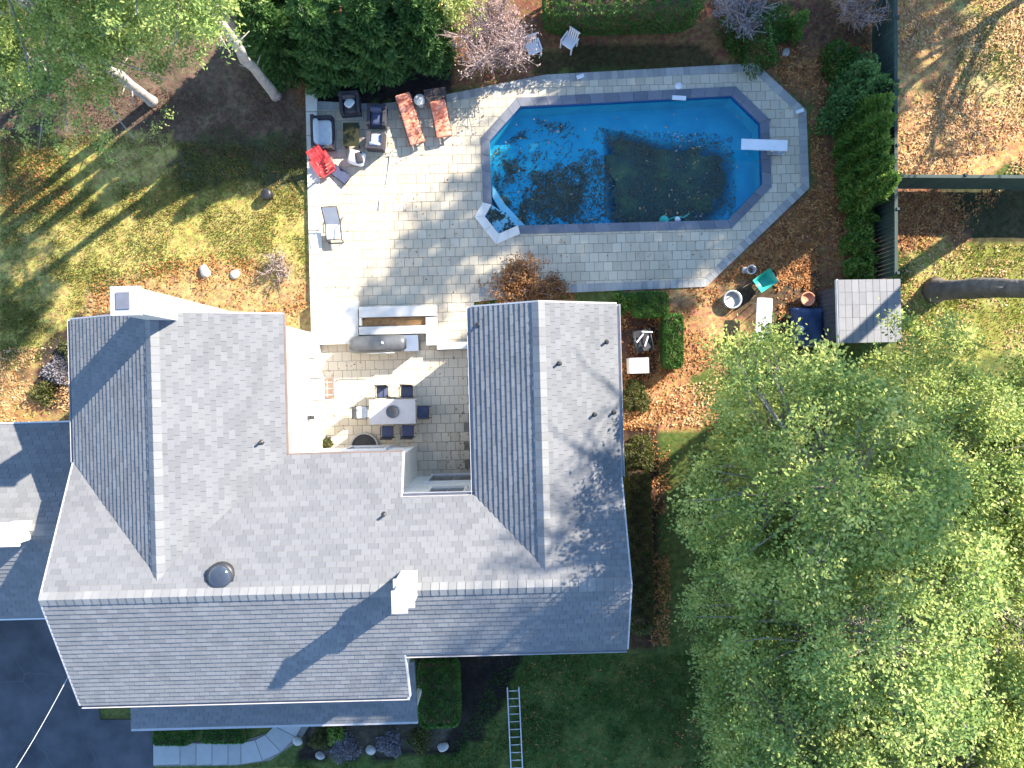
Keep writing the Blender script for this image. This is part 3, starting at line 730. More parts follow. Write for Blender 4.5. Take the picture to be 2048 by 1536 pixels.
vb = box((2.35, 0, 4.75), (.62, .62, .95)).build('cupola', M['white_wall'], gar)
MB().prism(rect(1.96, 2.74, -.39, .39), 5.22, 5.30).build('cupola_cap', M['trim'], vb)

# ------------------------------------------------------------------ walls and built-ins of the patio
o = empty('garden_wall', P(630, 400), 0, 'low pale stone edging wall between the left lawn and the patio', 'wall')
lft = [(612, 178), (622, 604)]; rgt = [(634, 178), (648, 604)]
for k in range(9):
    t0, t1 = k/9+.002, (k+1)/9-.002
    lp = lambda a, b2, t: (a[0]+(b2[0]-a[0])*t, a[1]+(b2[1]-a[1])*t)
    q = PX([lp(*lft, t0), lp(*rgt, t0), lp(*rgt, t1), lp(*lft, t1)]); q = [(x-o.location.x, y-o.location.y) for x, y in q]
    MB().prism(q, -.2, .10+.004*rnd.random()).build('cap_stone', M['cap_stone'], o)
def rbox(x0, y0, x1, y1, z0, z1, org, rz=1.5):
    a, b2 = P(x0, y0, z1), P(x1, y1, z1); c = (a+b2)/2-org
    return MB().box((c.x, c.y, (z0+z1)/2), (abs(b2.x-a.x), abs(b2.y-a.y), z1-z0), rz)
org = P(795, 645)
o = empty('stone_planter', org, 0, 'long pale stone planter with bare soil behind the grill', 'planter')
for r_ in ((718, 612, 872, 633), (718, 652, 852, 668), (852, 634, 873, 690), (718, 634, 723, 651)):
    rbox(*r_, -.1, .47, org).build('cap_stone', M['cap_stone'], o)
rbox(724, 635, 851, 651, -.1, .33, org).build('soil', M['soil'], o)
org = P(670, 645)
tag(rbox(622, 602, 716, 688, -.1, .34, Vector((0, 0, 0))).build('stone_landing', M['cap_stone']), 'square white stone landing between the house wall and the planter', 'landing')
org = P(908, 692)
o = empty('low_wall', org, 0, 'short grey capped wall closing the courtyard beside the right wing', 'wall')
rbox(874, 686, 942, 700, -.1, .40, org).build('wall_body', M['wall_stone'], o)
rbox(874, 684, 943, 698, .405, .46, org).build('wall_cap', M['cap_stone'], o)
# window well against the rear wall
o = empty('window_well', (*rot(-5.95, -2.345), 0), 1.5, 'half round dark window well against the courtyard rear wall', 'window well')
mb = MB(); N1 = 16
for k in range(N1):
    a0, a1 = math.pi*k/N1, math.pi*(k+1)/N1
    q = [(math.cos(a0)*.50, math.sin(a0)*.50), (math.cos(a1)*.50, math.sin(a1)*.50), (math.cos(a1)*.57, math.sin(a1)*.57), (math.cos(a0)*.57, math.sin(a0)*.57)]
    mb.prism(q, 0, .14)
mb.build('rim', M['wall_stone'], o)
MB().prism([(math.cos(math.pi*k/N1)*.495, math.sin(math.pi*k/N1)*.495) for k in range(N1+1)], .0, .04).build('dark_cavity', M['black_metal'], o)  # flat black half disc stands in for the shaded depth of the well

# ------------------------------------------------------------------ grill, dining set, mat
o = empty('outdoor_grill', P(772, 690), 1.5, 'large dark grey grill island with steel side shelf behind the planter', 'grill')
MB().box((-.12, 0, .42), (2.3, .62, .84)).build('cabinet', M['wall_stone'], o)
MB().box((1.12, 0, .86), (.55, .62, .05)).box((1.3, 0, .42), (.06, .56, .84)).build('side_shelf', M['steel'], o)
mb = MB(); N1 = 14
prof = [(math.cos(math.pi*k/N1)*.33, math.sin(math.pi*k/N1)*.26) for k in range(N1+1)]
vv = []
for sx, sc in ((-1.2, .55), (-1.1, .85), (-.95, 1), (.75, 1), (.9, .85), (1.0, .55)): vv += [(sx-.05, y*sc, .86+z*sc) for y, z in prof]
n = N1+1; fs = [(i*n+k, i*n+k+1, (i+1)*n+k+1, (i+1)*n+k) for i in range(5) for k in range(N1)]+[tuple(range(n)), tuple(range(5*n, 6*n))[::-1]]
mb.add(vv, fs, True); lid = mb.build('lid', M['grill_grey'], o)
MB().tube([(-.6, -.36, .98), (.5, -.36, .98)], .02, 8).build('handle', M['steel'], lid)
MB().lathe([(0, .03), (.05, .03), (.05, 0)], (.05, .02, 1.115), 12).build('gauge', M['white_plastic'], lid)
for k in range(4): MB().tube([(-.7+k*.35, -.31, .7), (-.7+k*.35, -.36, .7)], .035, 10).build('knob', M['steel'], o)
tx, ty = 791, 822
o = empty('dining_table', P(tx, ty), 1.0, 'pale rectangular dining table in the middle of the courtyard', 'table')
MB().box((0, 0, .73), (1.80, .96, .035)).build('table_top', M['table_top'], o)
MB().box((0, 0, .69), (1.66, .82, .05)).build('apron', M['black_metal'], o)
for sx in (-1, 1):
    for sy in (-1, 1): MB().box((sx*.8, sy*.4, .34), (.06, .06, .68)).build('leg', M['black_metal'], o)
MB().lathe([(0, .02), (.22, .02), (.25, .05), (.23, .05), (.2, .03)], (0, 0, .748), 18).build('tray', M['grill_grey'], o)
def dining_chair(px, py, rz, lbl, dark=True):
    o = empty('dining_chair', P(px, py), rz, lbl, 'chair', 'chairs round the dining table')
    f = M['black_metal']
    MB().pillow((0, 0, .45), (.48, .48, .07)).build('seat', M['cushion_navy'] if dark else M['cushion_grey'], o)
    MB().box((0, .24, .70), (.46, .03, .46), 0, -8).build('backrest', f, o)
    for sx in (-1, 1):
        MB().tube([(sx*.22, -.22, 0), (sx*.22, -.21, .43)], .016, 6).build('leg', f, o)
        MB().tube([(sx*.22, .26, 0), (sx*.22, .22, .45), (sx*.22, .28, .95)], .016, 6).build('leg', f, o)
        MB().tube([(sx*.25, .23, .64), (sx*.25, -.18, .64), (sx*.24, -.21, .44)], .014, 6).build('armrest', f, o)
dining_chair(769, 784, 2, 'black dining chair on the far long side of the table, nearer the house wing')
dining_chair(817, 783, -2, 'black dining chair on the far long side of the table, nearer the right wing')
dining_chair(728, 824, 91, 'dining chair with pale cushion at the left end of the table', False)
dining_chair(849, 824, -90, 'black dining chair at the right end of the table')
dining_chair(779, 862, 181, 'black dining chair on the near long side of the table, left one')
dining_chair(819, 861, 179, 'black dining chair on the near long side of the table, right one')
o = empty('door_mat', P(655, 777), 1.5, 'brown door mat with pale lines by the courtyard door', 'mat')
box((0, 0, .012), (.52, .80, .024)).build('mat_pile', M['wood'], o)
mb = MB()
for k in range(3): mb.box((0, -.25+.25*k, .026), (.40, .02, .004))
mb.box((0, 0, .0262), (.02, .66, .004)); mb.build('stripe', M['cap_stone'], o)

# ------------------------------------------------------------------ lounge furniture on the pool deck
def armchair(px, py, rz, w, d, lbl, cushion, group=None, name='armchair', cat='armchair', pillow=None):
    o = empty(name, P(px, py), rz, lbl, cat, group)
    k = M['dark_wicker']
    MB().box((0, 0, .17), (w, d, .22)).build('base', k, o)
    MB().box((0, d/2-.06, .45), (w, .13, .40), 0, -6).build('backrest', k, o)
    for s in (-1, 1): MB().box((s*(w/2-.06), -.02, .37), (.12, d-.1, .26)).build('armrest', k, o)
    for sx in (-1, 1):
        for sy in (-1, 1): MB().box((sx*(w/2-.06), sy*(d/2-.06), .03), (.05, .05, .06)).build('foot', k, o)
    MB().pillow((0, -.05, .33), (w-.26, d-.22, .14)).build('seat_cushion', M[cushion], o)
    MB().pillow((0, d/2-.17, .52), (w-.26, .14, .36), 0, -10).build('back_cushion', M[cushion], o)
    if pillow: MB().pillow((0, .02, .48), (.40, .40, .13), 45, -20, 0, .6).build('throw_pillow', M[pillow], o)
    return o
G1 = 'lounge furniture on the pool deck'
armchair(651, 272, 92, 1.30, .80, 'dark wicker loveseat with pale cushions against the edging wall', 'cushion_grey', G1, 'loveseat', 'loveseat')
armchair(704, 216, 4, .78, .80, 'dark wicker armchair with a white square pillow, nearest the hedge', 'dark_wicker', G1, pillow='cushion_grey')
armchair(757, 240, -3, .74, .78, 'navy cushioned armchair between the hedge and the low fire table', 'cushion_navy', G1)
armchair(755, 288, 176, .70, .70, 'armchair with blue and white patterned cushion below the navy one', 'cushion_blue', G1)
o = empty('fire_table', P(706, 275), 1, 'low dark olive coffee table in the middle of the lounge seats', 'table')
MB().box((0, 0, .36), (.62, .92, .05)).build('table_top', mat('dark_olive_top', (.028, .030, .016), (.04, .042, .022), rough=.4), o)
for sx in (-1, 1):
    for sy in (-1, 1): MB().box((sx*.26, sy*.41, .17), (.05, .05, .34)).build('leg', M['black_metal'], o)
o = empty('ottoman', P(716, 320), -15, 'white ottoman with a black throw beside the red chair', 'ottoman')
MB().pillow((0, 0, .24), (.66, .56, .40)).build('cushion', M['white_plastic'], o)
MB().pillow((.14, .0, .40), (.30, .46, .16), 25).build('throw', M['dark_wicker'], o)
# red slatted chair
o = empty('red_chair', P(648, 330), 32, 'red slatted garden chair tipped beside the edging wall', 'chair')
for k in range(5): MB().box((-.24+.12*k, .18, .55), (.10, .05, .85), 0, -38).build('back_slat', M['red'], o)
for k in range(4): MB().box((0, -.12-.12*k, .36-.02*k), (.56, .10, .03)).build('seat_slat', M['red'], o)
for s in (-1, 1):
    MB().box((s*.33, -.1, .56), (.12, .70, .03)).build('armrest', M['red'], o)
    MB().box((s*.30, -.42, .28), (.05, .09, .56)).build('leg', M['red'], o); MB().box((s*.30, .1, .20), (.05, .75, .08), 0, -12).build('leg', M['red'], o)
o = empty('folded_chair', P(681, 350), -38, 'dark folded deck chair lying below the red chair', 'chair')
mb = MB()
for s in (-1, 1): mb.tube([(-.42, s*.2, .05), (.42, s*.2, .12)], .018, 6)
mb.tube([(-.42, -.2, .05), (-.42, .2, .05)], .018, 6).tube([(.42, -.2, .12), (.42, .2, .12)], .018, 6); mb.build('frame', M['black_metal'], o)
MB().box((0, 0, .10), (.80, .38, .03), 0, 0, -5).build('sling', M['cushion_navy'], o)
# sun loungers
def sun_lounger(px, py, rz, lbl, L1, recl):
    o = empty('sun_lounger', P(px, py), rz, lbl, 'sun lounger', 'coral sun loungers')
    k = M['wood']; mb = MB()
    for s in (-1, 1): mb.box((s*.31, 0, .28), (.05, L1, .06))
    for y in (-L1/2+.03, 0, L1/2-.03): mb.box((0, y, .281), (.57, .05, .05))
    mb.build('frame', k, o)
    for sx in (-1, 1):
        for sy in (-1, 1): MB().box((sx*.31, sy*(L1/2-.15), .125), (.05, .06, .25)).build('leg', k, o)
    yb = L1/2-.62
    c = MB(); n_ = 4
    for j in range(n_):
        l = (yb+L1/2)/n_; c.pillow((0, -L1/2+l*(j+.5), .36), (.60, l+.015, .10), e=.25)
    c.build('seat_cushion', M['coral'], o)
    c = MB(); a = R(recl)
    for j in range(2):
        t = .33*(j+.5); c.pillow((0, yb+t*math.cos(a), .38+t*math.sin(a)), (.60, .345, .10), 0, recl, e=.25)
    c.build('back_cushion', M['coral'], o)
    MB().pillow((0, yb+.52*math.cos(a), .46+.52*math.sin(a)), (.44, .2, .1), 0, recl).build('headrest', M['coral'], o)
sun_lounger(823, 246, 17, 'coral cushioned sun lounger lying flat, left of the two', 1.95, 14)
sun_lounger(884, 246, 10, 'shorter coral sun lounger with dark frame, right of the two', 1.35, 30)
o = empty('deck_box', P(873, 201), 8, 'dark brown wooden box at the head of the right sun lounger', 'box')
MB().box((0, 0, .22), (.78, .52, .44)).build('body', M['wood'], o); MB().box((0, 0, .465), (.84, .58, .05)).build('lid', mat('dark_lid', (.06, .045, .045), (.09, .07, .065)), o)
o = empty('side_table', P(842, 208), 0, 'small cream side table between the sun loungers', 'table')
MB().lathe([(0, .45), (.22, .45), (.23, .43), (.21, .41), (0, .41)], (0, 0, 0), 20).build('table_top', M['cap_stone'], o)
MB().lathe([(.03, .41), (.03, .04), (.16, .02), (.16, 0)], (0, 0, 0), 14).build('pedestal', M['cap_stone'], o)
o = empty('sling_chair', P(671, 455), 3, 'grey mesh sling chair with dark frame by the edging wall', 'chair')
mb = MB()
for s in (-1, 1):
    mb.tube([(s*.30, -.62, .02), (s*.30, -.55, .36), (s*.30, .05, .40), (s*.30, .60, .95)], .02, 6).tube([(s*.30, .38, .02), (s*.33, .0, .60), (s*.33, -.35, .60)], .018, 6)
mb.tube([(-.3, .60, .95), (.3, .60, .95)], .02, 6).tube([(-.3, -.55, .36), (.3, -.55, .36)], .02, 6).tube([(-.3, -.62, .02), (.3, -.62, .02)], .02, 6); mb.build('frame', M['black_metal'], o)
MB().add([(-.28, -.54, .365), (.28, -.54, .365), (.28, .05, .405), (-.28, .05, .405), (.28, .58, .93), (-.28, .58, .93)], [(0, 1, 2, 3), (3, 2, 4, 5)]).build('sling', M['ac'], o)
o = MB().tube([P(783, 306, .12), P(780, 312, .03), P(776, 345, .02), P(772, 372, .02), P(760, 398, .02), P(757, 420, .02)], .022, 6).build('garden_hose', M['cap_stone']); tag(o, 'beige garden hose trailing across the sunny pool deck', 'hose')
for px, py, w in ((1160, 155, 'above the long far side of the pool'), (1598, 224, 'at the right corner of the pool deck')):
    o = empty('deck_light', P(px, py), 20, 'small white deck light '+w, 'light', 'deck lights')
    MB().box((0, 0, .05), (.26, .10, .10)).build('housing', M['white_plastic'], o); MB().box((0, .0, .11), (.30, .14, .02)).build('hood', M['white_plastic'], o)
for px, py, rz, w in ((1066, 106, 20, 'beside the bare pink shrub'), (1137, 94, -35, 'in front of the clipped hedge')):
    o = empty('plastic_chair', P(px, py), rz, 'white plastic garden chair '+w, 'chair', 'white plastic chairs')
    MB().pillow((0, 0, .42), (.50, .48, .05)).build('seat', M['white_plastic'], o)
    for k in range(5): MB().box((-.18+.09*k, .26, .66), (.06, .03, .46), 0, -12).build('back_slat', M['white_plastic'], o)
    MB().box((0, .31, .88), (.50, .04, .07)).build('top_rail', M['white_plastic'], o)
    for s in (-1, 1):
        MB().box((s*.26, 0, .62), (.06, .48, .03)).build('armrest', M['white_plastic'], o)
        MB().box((s*.25, -.21, .31), (.05, .05, .62)).build('leg', M['white_plastic'], o); MB().box((s*.25, .21, .31), (.05, .05, .62)).build('leg', M['white_plastic'], o)

# ------------------------------------------------------------------ fences
def fence(a, b2, h, lbl, face):
    a, b2 = Vector((a[0], a[1], 0)), Vector((b2[0], b2[1], 0)); d = b2-a; L_ = d.length; t = d/L_; nn = Vector((-t.y, t.x, 0))*face
    o = empty('board_fence', a, math.degrees(math.atan2(t.y, t.x)), lbl, 'fence'); n_ = int(L_/.16)
    me = MB().box((.075, .012*face, h/2), (.148, .022, h-.1)).mesh('board'); me.materials.append(M['green_fence'])
    for k in range(n_):
        q = link('board', me, None, o); q.location = (k*L_/n_, 0, rnd.uniform(-.01, .01))
    for k in range(int(L_/2.4)+1): MB().box((min(k*2.4, L_-.05)+.05, -.06*face, h/2), (.10, .10, h+.08)).build('post', M['green_fence'], o)
    for z in (.35, h-.35): MB().box((L_/2, -.035*face, z), (L_, .05, .09)).build('rail', M['green_fence'], o)
    MB().box((L_/2, 0, h-.02), (L_, .12, .035)).build('cap_rail', M['green_fence'], o)
fa = P(1745, 562); fb = P(1744, -260)
fence(fa, fb, 1.8, 'dark green board fence running up beside the tall evergreens', 1)
fc = P(1747, 377); fd = P(2330, 380)
fence((fc.x+.15, fc.y), (fd.x, fd.y), 1.75, 'dark green board fence crossing to the right edge of the frame', -1)

# ------------------------------------------------------------------ shed and garden things
o = empty('garden_shed', (13.22, 2.70, GZ), 1.5, 'small dark shed with pale grey roof under the tree branches', 'shed')
MB().box((0, 0, 1.02), (1.95, 1.95, 2.04)).build('wall', M['shed_wall'], o)
for k in range(12): MB().box((-.985, -.9+.1637*k, 1.0), (.03, .15, 1.9)).build('siding_board', M['shed_wall'], o)
MB().box((.2, -.985, .95), (.85, .03, 1.75)).build('door', mat('shed_door', (.06, .07, .09), (.08, .09, .11)), o)
rf = MB().box((0, 0, 2.22), (2.42, 2.34, .08), 0, 0, 5).build('roof', M['underlay'], o)
for k in range(9):
    for j in range(5):
        x = -1.21+.2689*(k+.5); MB().box((x, -1.17+.468*(j+.5), 2.275-x*math.tan(R(5))+.006*rnd.random()), (.262, .46, .02), 0, 0, 6.5).build('shingle', M['shed_roof'], rf)
MB().box((-1.22, 0, 2.30), (.05, 2.38, .16)).build('fascia', M['ac'], rf)
o = empty('tarp_stack', P(1610, 655), 0, 'navy tarp draped over a low stack beside the shed', 'tarp')
mb = MB(); N1 = 12; q = []
for j in range(N1+1):
    for i in range(N1+1):
        x, y = -.62+1.24*i/N1, -.80+1.6*j/N1; e = min(1, min(.62-abs(x), .80-abs(y))/.16)
        q.append((x, y, .06+.55*max(0, e)**.5+.04*math.sin(9*x+4*y)+.03*rnd.random()))
mb.add(q, [(j*(N1+1)+i, j*(N1+1)+i+1, (j+1)*(N1+1)+i+1, (j+1)*(N1+1)+i) for j in range(N1) for i in range(N1)], True); mb.build('tarp', M['tarp'], o)
MB().box((0, 0, .29), (.86, 1.22, .50)).build('stack', M['wood'], o)
tag(MB().lathe([(0, .24), (.08, .23), (.12, .12), (.08, .01), (0, 0)], P(1600, 658, .60), 14).build('white_ball', M['white_plastic']), 'white ball resting on the navy tarp', 'ball')
o = empty('terracotta_pot', P(1609, 600), 0, 'terracotta pot with dried rust plant at the head of the tarp', 'pot')
MB().lathe([(.17, 0), (.25, .34), (.29, .34), (.29, .42), (.25, .42), (.22, .3), (0, .3)], (0, 0, GZ), 18).build('pot', M['terracotta'], o)
o = empty('wheelbarrow', P(1520, 566), 35, 'teal wheelbarrow standing on the leaves below the pool deck', 'wheelbarrow')
MB().add([(-.38, -.30, .58), (.42, -.32, .62), (.42, .32, .62), (-.38, .30, .58), (-.18, -.18, .30), (.24, -.18, .28), (.24, .18, .28), (-.18, .18, .30)],
         [(0, 1, 5, 4), (1, 2, 6, 5), (2, 3, 7, 6), (3, 0, 4, 7), (4, 5, 6, 7)], True).build('tray', M['teal'], o)
MB().tube([(.5, 0, .18), (.5, 0, .181)], .18, 16).lathe([(.18, -.04), (.18, .04)], (.5, 0, .18), 16).build('wheel', M['black_metal'], o)
for s in (-1, 1):
    MB().tube([(.5, s*.08, .18), (-.2, s*.22, .28), (-.85, s*.28, .55)], .02, 6).build('handle', M['wood'], o)
    MB().tube([(-.2, s*.22, .28), (-.25, s*.24, 0)], .018, 6).build('leg', M['black_metal'], o)
o = empty('bucket', P(1499, 541), 0, 'grey blue bucket behind the teal wheelbarrow', 'bucket')
MB().lathe([(0, .02), (.13, .02), (.17, .34), (.185, .35), (.155, 0), (0, 0)], (0, 0, GZ), 16).build('pail', mat('grey_pail', (.30, .34, .40), (.38, .42, .47)), o)
MB().tube([(-.175, 0, .28), (-.12, .1, .30), (.0, .16, .31), (.12, .1, .30), (.175, 0, .28)], .008, 5).build('bail', M['steel'], o)
o = empty('fire_ring', P(1462, 600), 0, 'round grey metal fire ring with pale rim near the deck corner', 'fire ring')
MB().lathe([(.31, 0), (.31, .30), (.37, .30), (.37, .28), (.335, .27), (.335, 0)], (0, 0, GZ), 28).build('ring', M['aluminium'], o)
MB().lathe([(.31, .12), (.2, .15), (0, .16)], (0, 0, GZ), 20).build('ash', M['rock'], o)
o = empty('folding_table', P(1515, 643), -3, 'long white folding table left among the garden things', 'table')
MB().pillow((0, 0, .72), (.62, 1.72, .05), e=.12).build('table_top', M['white_plastic'], o)
for s in (-1, 1): MB().tube([(-.24, s*.7, GZ), (-.24, s*.62, .70), (.24, s*.62, .70), (.24, s*.7, GZ)], .016, 6).build('leg_frame', M['aluminium'], o)
o = empty('air_conditioner', P(1272, 732), 1.5, 'pale grey air conditioning unit beside the right wing', 'air conditioner')
MB().box((0, 0, .38), (.74, .60, .80)).build('casing', M['ac'], o)
mb = MB()
for r_ in (.08, .15, .22): mb.lathe([(r_, .0), (r_+.012, .012), (r_+.024, 0)], (0, 0, .785), 20)
for k in range(8): mb.tube([(0, 0, .79), (.25*math.cos(k*.785), .25*math.sin(k*.785), .79)], .006, 4)
mb.build('fan_guard', M['aluminium'], o)
# stacked metal garden frames by the wing
o = empty('garden_rack', P(1281, 683), 12, 'black garden rack with white rails standing behind the air conditioner', 'rack')
mb = MB()
for s in (-1, 1):
    for y in (-.42, 0, .42): mb.tube([(s*.32, y, GZ), (s*.32, y, .7)], .022, 6)
    for z in (.2, .45, .7): mb.tube([(s*.32, -.42, z), (s*.32, .42, z)], .02, 6)
mb.build('frame', M['black_metal'], o)
for z, a in ((.22, 0), (.46, 0)): MB().box((0, 0, z), (.60, .84, .02)).build('shelf', M['black_metal'], o)
for x, y, a in ((-.12, .12, 40), (.1, -.05, 60), (.2, .3, -15)): MB().box((x, y, .72), (.42, .05, .03), a).build('rail', M['white_plastic'], o)
MB().box((.05, -.25, .56), (.3, .25, .2), 20).build('crate', M['dark_wicker'], o)
tag(MB().lathe([(0, .44), (.12, .44), (.2, .40), (.24, .3), (.2, .05), (.15, 0)], P(538, 392, GZ), 18).build('black_pot', M['black_metal']), 'black round pot alone on the left lawn', 'pot')
def boulder(px, py, r, lbl, seed, sq=.6):
    rr = np.random.RandomState(seed); bm = bmesh.new(); bmesh.ops.create_icosphere(bm, subdivisions=3, radius=1)
    w = rr.normal(size=(6, 3)); ph = rr.rand(6)*6
    for v in bm.verts:
        n_ = sum(math.sin(v.co.dot(Vector(w[k]))*1.7+ph[k]) for k in range(6))*.07
        v.co = Vector((v.co.x*r*(1+n_), v.co.y*r*(.8+n_), v.co.z*r*sq*(1+n_)))
    me = bpy.data.meshes.new('boulder'); bm.to_mesh(me); bm.free()
    for p_ in me.polygons: p_.use_smooth = True
    o = link('boulder', me, M['rock']); o.location = P(px, py, GZ+r*sq*.35); o.rotation_euler.z = rr.rand()*6
    tag(o, lbl, 'boulder', 'garden boulders')
for i, (px, py, r, l) in enumerate(((410, 541, .27, 'pale boulder at the edge of the left lawn above the chimney'), (470, 548, .20, 'smaller grey boulder right of the pale lawn boulder'),
        (594, 1482, .22, 'pale rock where the front walk curves up'), (741, 1499, .2, 'dark rock along the front bed below the porch roof'), (640, 1512, .2, 'grey rock at the lower left of the front bed'),
        (885, 1494, .22, 'tan rock at the right end of the front bed'), (1572, 104, .18, 'white stone beside the green shrub at the top right'), (1489, 541, .16, 'small round stone left of the grey bucket'))):
    boulder(px, py, r, l, 20+i)
# ladder on the front lawn
o = empty('ladder', P(1031, 1480), 2.6, 'aluminium ladder lying on the front lawn', 'ladder')
for s in (-1, 1): MB().box((s*.23, 0, .03), (.045, 4.3, .09)).build('rail', M['aluminium'], o)
for k in range(14): MB().tube([(-.21, -2.0+.3077*k, .03), (.21, -2.0+.3077*k, .03)], .02, 6).build('rung', M['aluminium'], o)
o.location.z = .04
# service cable from the gable out over the driveway
a, b2 = P(137, 1352, 5.85), P(-70, 1690, 6.9); pts = []
for k in range(13):
    t = k/12; q = a.lerp(b2, t); q.z -= .35*math.sin(math.pi*t); pts.append(q)
tag(MB().tube(pts, .010, 6).build('service_cable', M['cable']), 'pale overhead cable from the house over the driveway', 'cable')

# ------------------------------------------------------------------ vegetation
def unit(a): return a/np.maximum(np.linalg.norm(a, axis=-1, keepdims=True), 1e-9)
def leaf_quads(c, d, L, W, rg, flat=.7, sunny=(0, 0, 1.0)):
    """diamond leaves at c along d; flat = how much the blade faces up"""
    n = len(c); d = unit(d)
    up = np.tile(sunny, (n, 1))*flat+rg.normal(size=(n, 3))*(1-flat)
    s = unit(np.cross(d, up))
    L = np.broadcast_to(L, (n,))[:, None]; W = np.broadcast_to(W, (n,))[:, None]
    V = np.stack([c, c+d*L*.5+s*W*.5, c+d*L, c+d*L*.5-s*W*.5], 1)
    return V.reshape(-1, 3)
def leaf_obj(name, V, m, parent): return link(name, quad_mesh(name, V, len(V)//4), m, parent)
M['leaf_lime'] = leafmat('leaf_lime', [(.09, .165, .05), (.22, .31, .08), (.43, .48, .13), (.64, .62, .24)], .30, scale=.7)
M['leaf_pine'] = leafmat('leaf_pine', [(.085, .17, .06), (.21, .31, .09), (.41, .48, .14), (.62, .62, .25)], .32, scale=.7)
M['leaf_dark'] = leafmat('leaf_dark', [(.05, .12, .04), (.10, .20, .06), (.18, .30, .09)], .3, scale=1.2)
M['leaf_green'] = leafmat('leaf_green', [(.025, .065, .015), (.05, .12, .02), (.10, .19, .03)], .25, scale=1.5)
M['leaf_bright'] = leafmat('leaf_bright', [(.06, .14, .03), (.13, .24, .045), (.28, .36, .075)], .3, scale=1.5)
M['leaf_clip'] = leafmat('leaf_clip', [(.03, .09, .018), (.06, .15, .026), (.11, .21, .04)], .2, scale=2)
M['leaf_rust'] = leafmat('leaf_rust', [(.10, .045, .02), (.26, .11, .035), (.36, .19, .08), (.22, .13, .07)], .2, scale=1.5)
M['leaf_pink'] = leafmat('leaf_pink', [(.20, .13, .13), (.36, .26, .25), (.50, .38, .35)], .2, scale=1.5)
M['leaf_grey'] = leafmat('leaf_grey', [(.10, .10, .12), (.20, .19, .22), (.30, .27, .30)], .2, scale=1.5)
M['leaf_olive'] = leafmat('leaf_olive', [(.035, .05, .015), (.08, .09, .025), (.16, .14, .04)], .2, scale=1.5)
M['litter_pool'] = leafmat('litter_pool', [(.10, .05, .035), (.22, .11, .06), (.36, .19, .10)], .1, scale=3)
M['litter'] = leafmat('litter', [(.10, .04, .02), (.28, .11, .035), (.46, .21, .07), (.55, .33, .15)], .1, scale=3)
M['litter_pale'] = leafmat('litter_pale', [(.26, .11, .04), (.46, .23, .09), (.60, .39, .20), (.66, .51, .33)], .1, scale=3)
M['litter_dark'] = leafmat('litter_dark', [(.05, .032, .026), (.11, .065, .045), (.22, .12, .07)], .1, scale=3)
M['grass'] = leafmat('grass', [(.09, .125, .025), (.20, .21, .05), (.36, .31, .10)], .3, scale=.6)

def limb(mb, p0, p1, r0, r1, rg, sag=.1, n=4, sides=6):
    p0, p1 = np.array(p0, float), np.array(p1, float); L = np.linalg.norm(p1-p0); pts = []; rad = []
    for i in range(n+1):
        t = i/n; q = p0+(p1-p0)*t; q = q+rg.normal(size=3)*L*.03*math.sin(math.pi*t); q[2] += L*sag*math.sin(math.pi*t)
        pts.append(q); rad.append(r0+(r1-r0)*t)
    mb.tube(pts, rad, sides, cap=False)
def broadleaf(base, H, r, z0, lbl, seed, m='leaf_lime', nclump=130, nleaf=190, lean=(0, 0), name='maple_tree', leaf=(.115, .07), group='leafy trees right of the house', oval=1.0):
    rg = np.random.RandomState(seed)
    o = empty(name, (base[0], base[1], GZ), 0, lbl, 'tree', group)
    zc = (z0+H)/2; hz_ = (H-z0)/2
    u = unit(rg.normal(size=(nclump, 3))); rad = rg.rand(nclump)**(1/4.5)
    wob = 1+.22*np.sin(3*np.arctan2(u[:, 1], u[:, 0])+seed)+.12*np.sin(5*np.arctan2(u[:, 1], u[:, 0])+2.3*seed)
    c = u*rad[:, None]*np.stack([r*wob*oval, r*wob, np.full(nclump, hz_)], 1)
    c[:, 2] += zc; c[:, :2] += np.outer(c[:, 2]/H, lean)
    mb = MB(); tp = [(lean[0]*t**1.5, lean[1]*t**1.5, H*.85*t) for t in np.linspace(0, 1, 8)]
    mb.tube([(p[0]+.05*rg.randn(), p[1]+.05*rg.randn(), p[2]) for p in tp], [H*.022*(1-.85*t)+.02 for t in np.linspace(0, 1, 8)], 10)
    mb.build('trunk', M['bark'], o)
    bm_ = MB()
    for k in range(0, nclump, 2):
        zt = max(z0*.7, min(c[k, 2]-.25*np.linalg.norm(c[k, :2]), H*.8)); t = zt/(H*.85)
        limb(bm_, (lean[0]*t**1.5, lean[1]*t**1.5, zt), c[k], H*.009*(1.1-t), .012, rg, .06, 4, 5)
    tag(bm_.build('branches', M['bark'], o), kind='stuff')
    cs = .25+.34*rg.rand(nclump)
    k = np.repeat(np.arange(nclump), nleaf); N = len(k)
    # each clump is a loose spray of small twigs
    off = rg.normal(size=(N, 3))*np.array([.55, .55, .30])*cs[k][:, None]
    p = c[k]+off
    keep = rg.rand(N) < .92
    d = unit(off)*.6+rg.normal(size=(N, 3))*.6+np.array([0, 0, -.1])
    Lf = leaf[0]*(.7+.6*rg.rand(N))
    leaf_obj('crown', leaf_quads(p[keep], d[keep], Lf[keep], Lf[keep]*leaf[1]/leaf[0], rg, .62, (.42, .32, .85)), M[m], o)
    return o
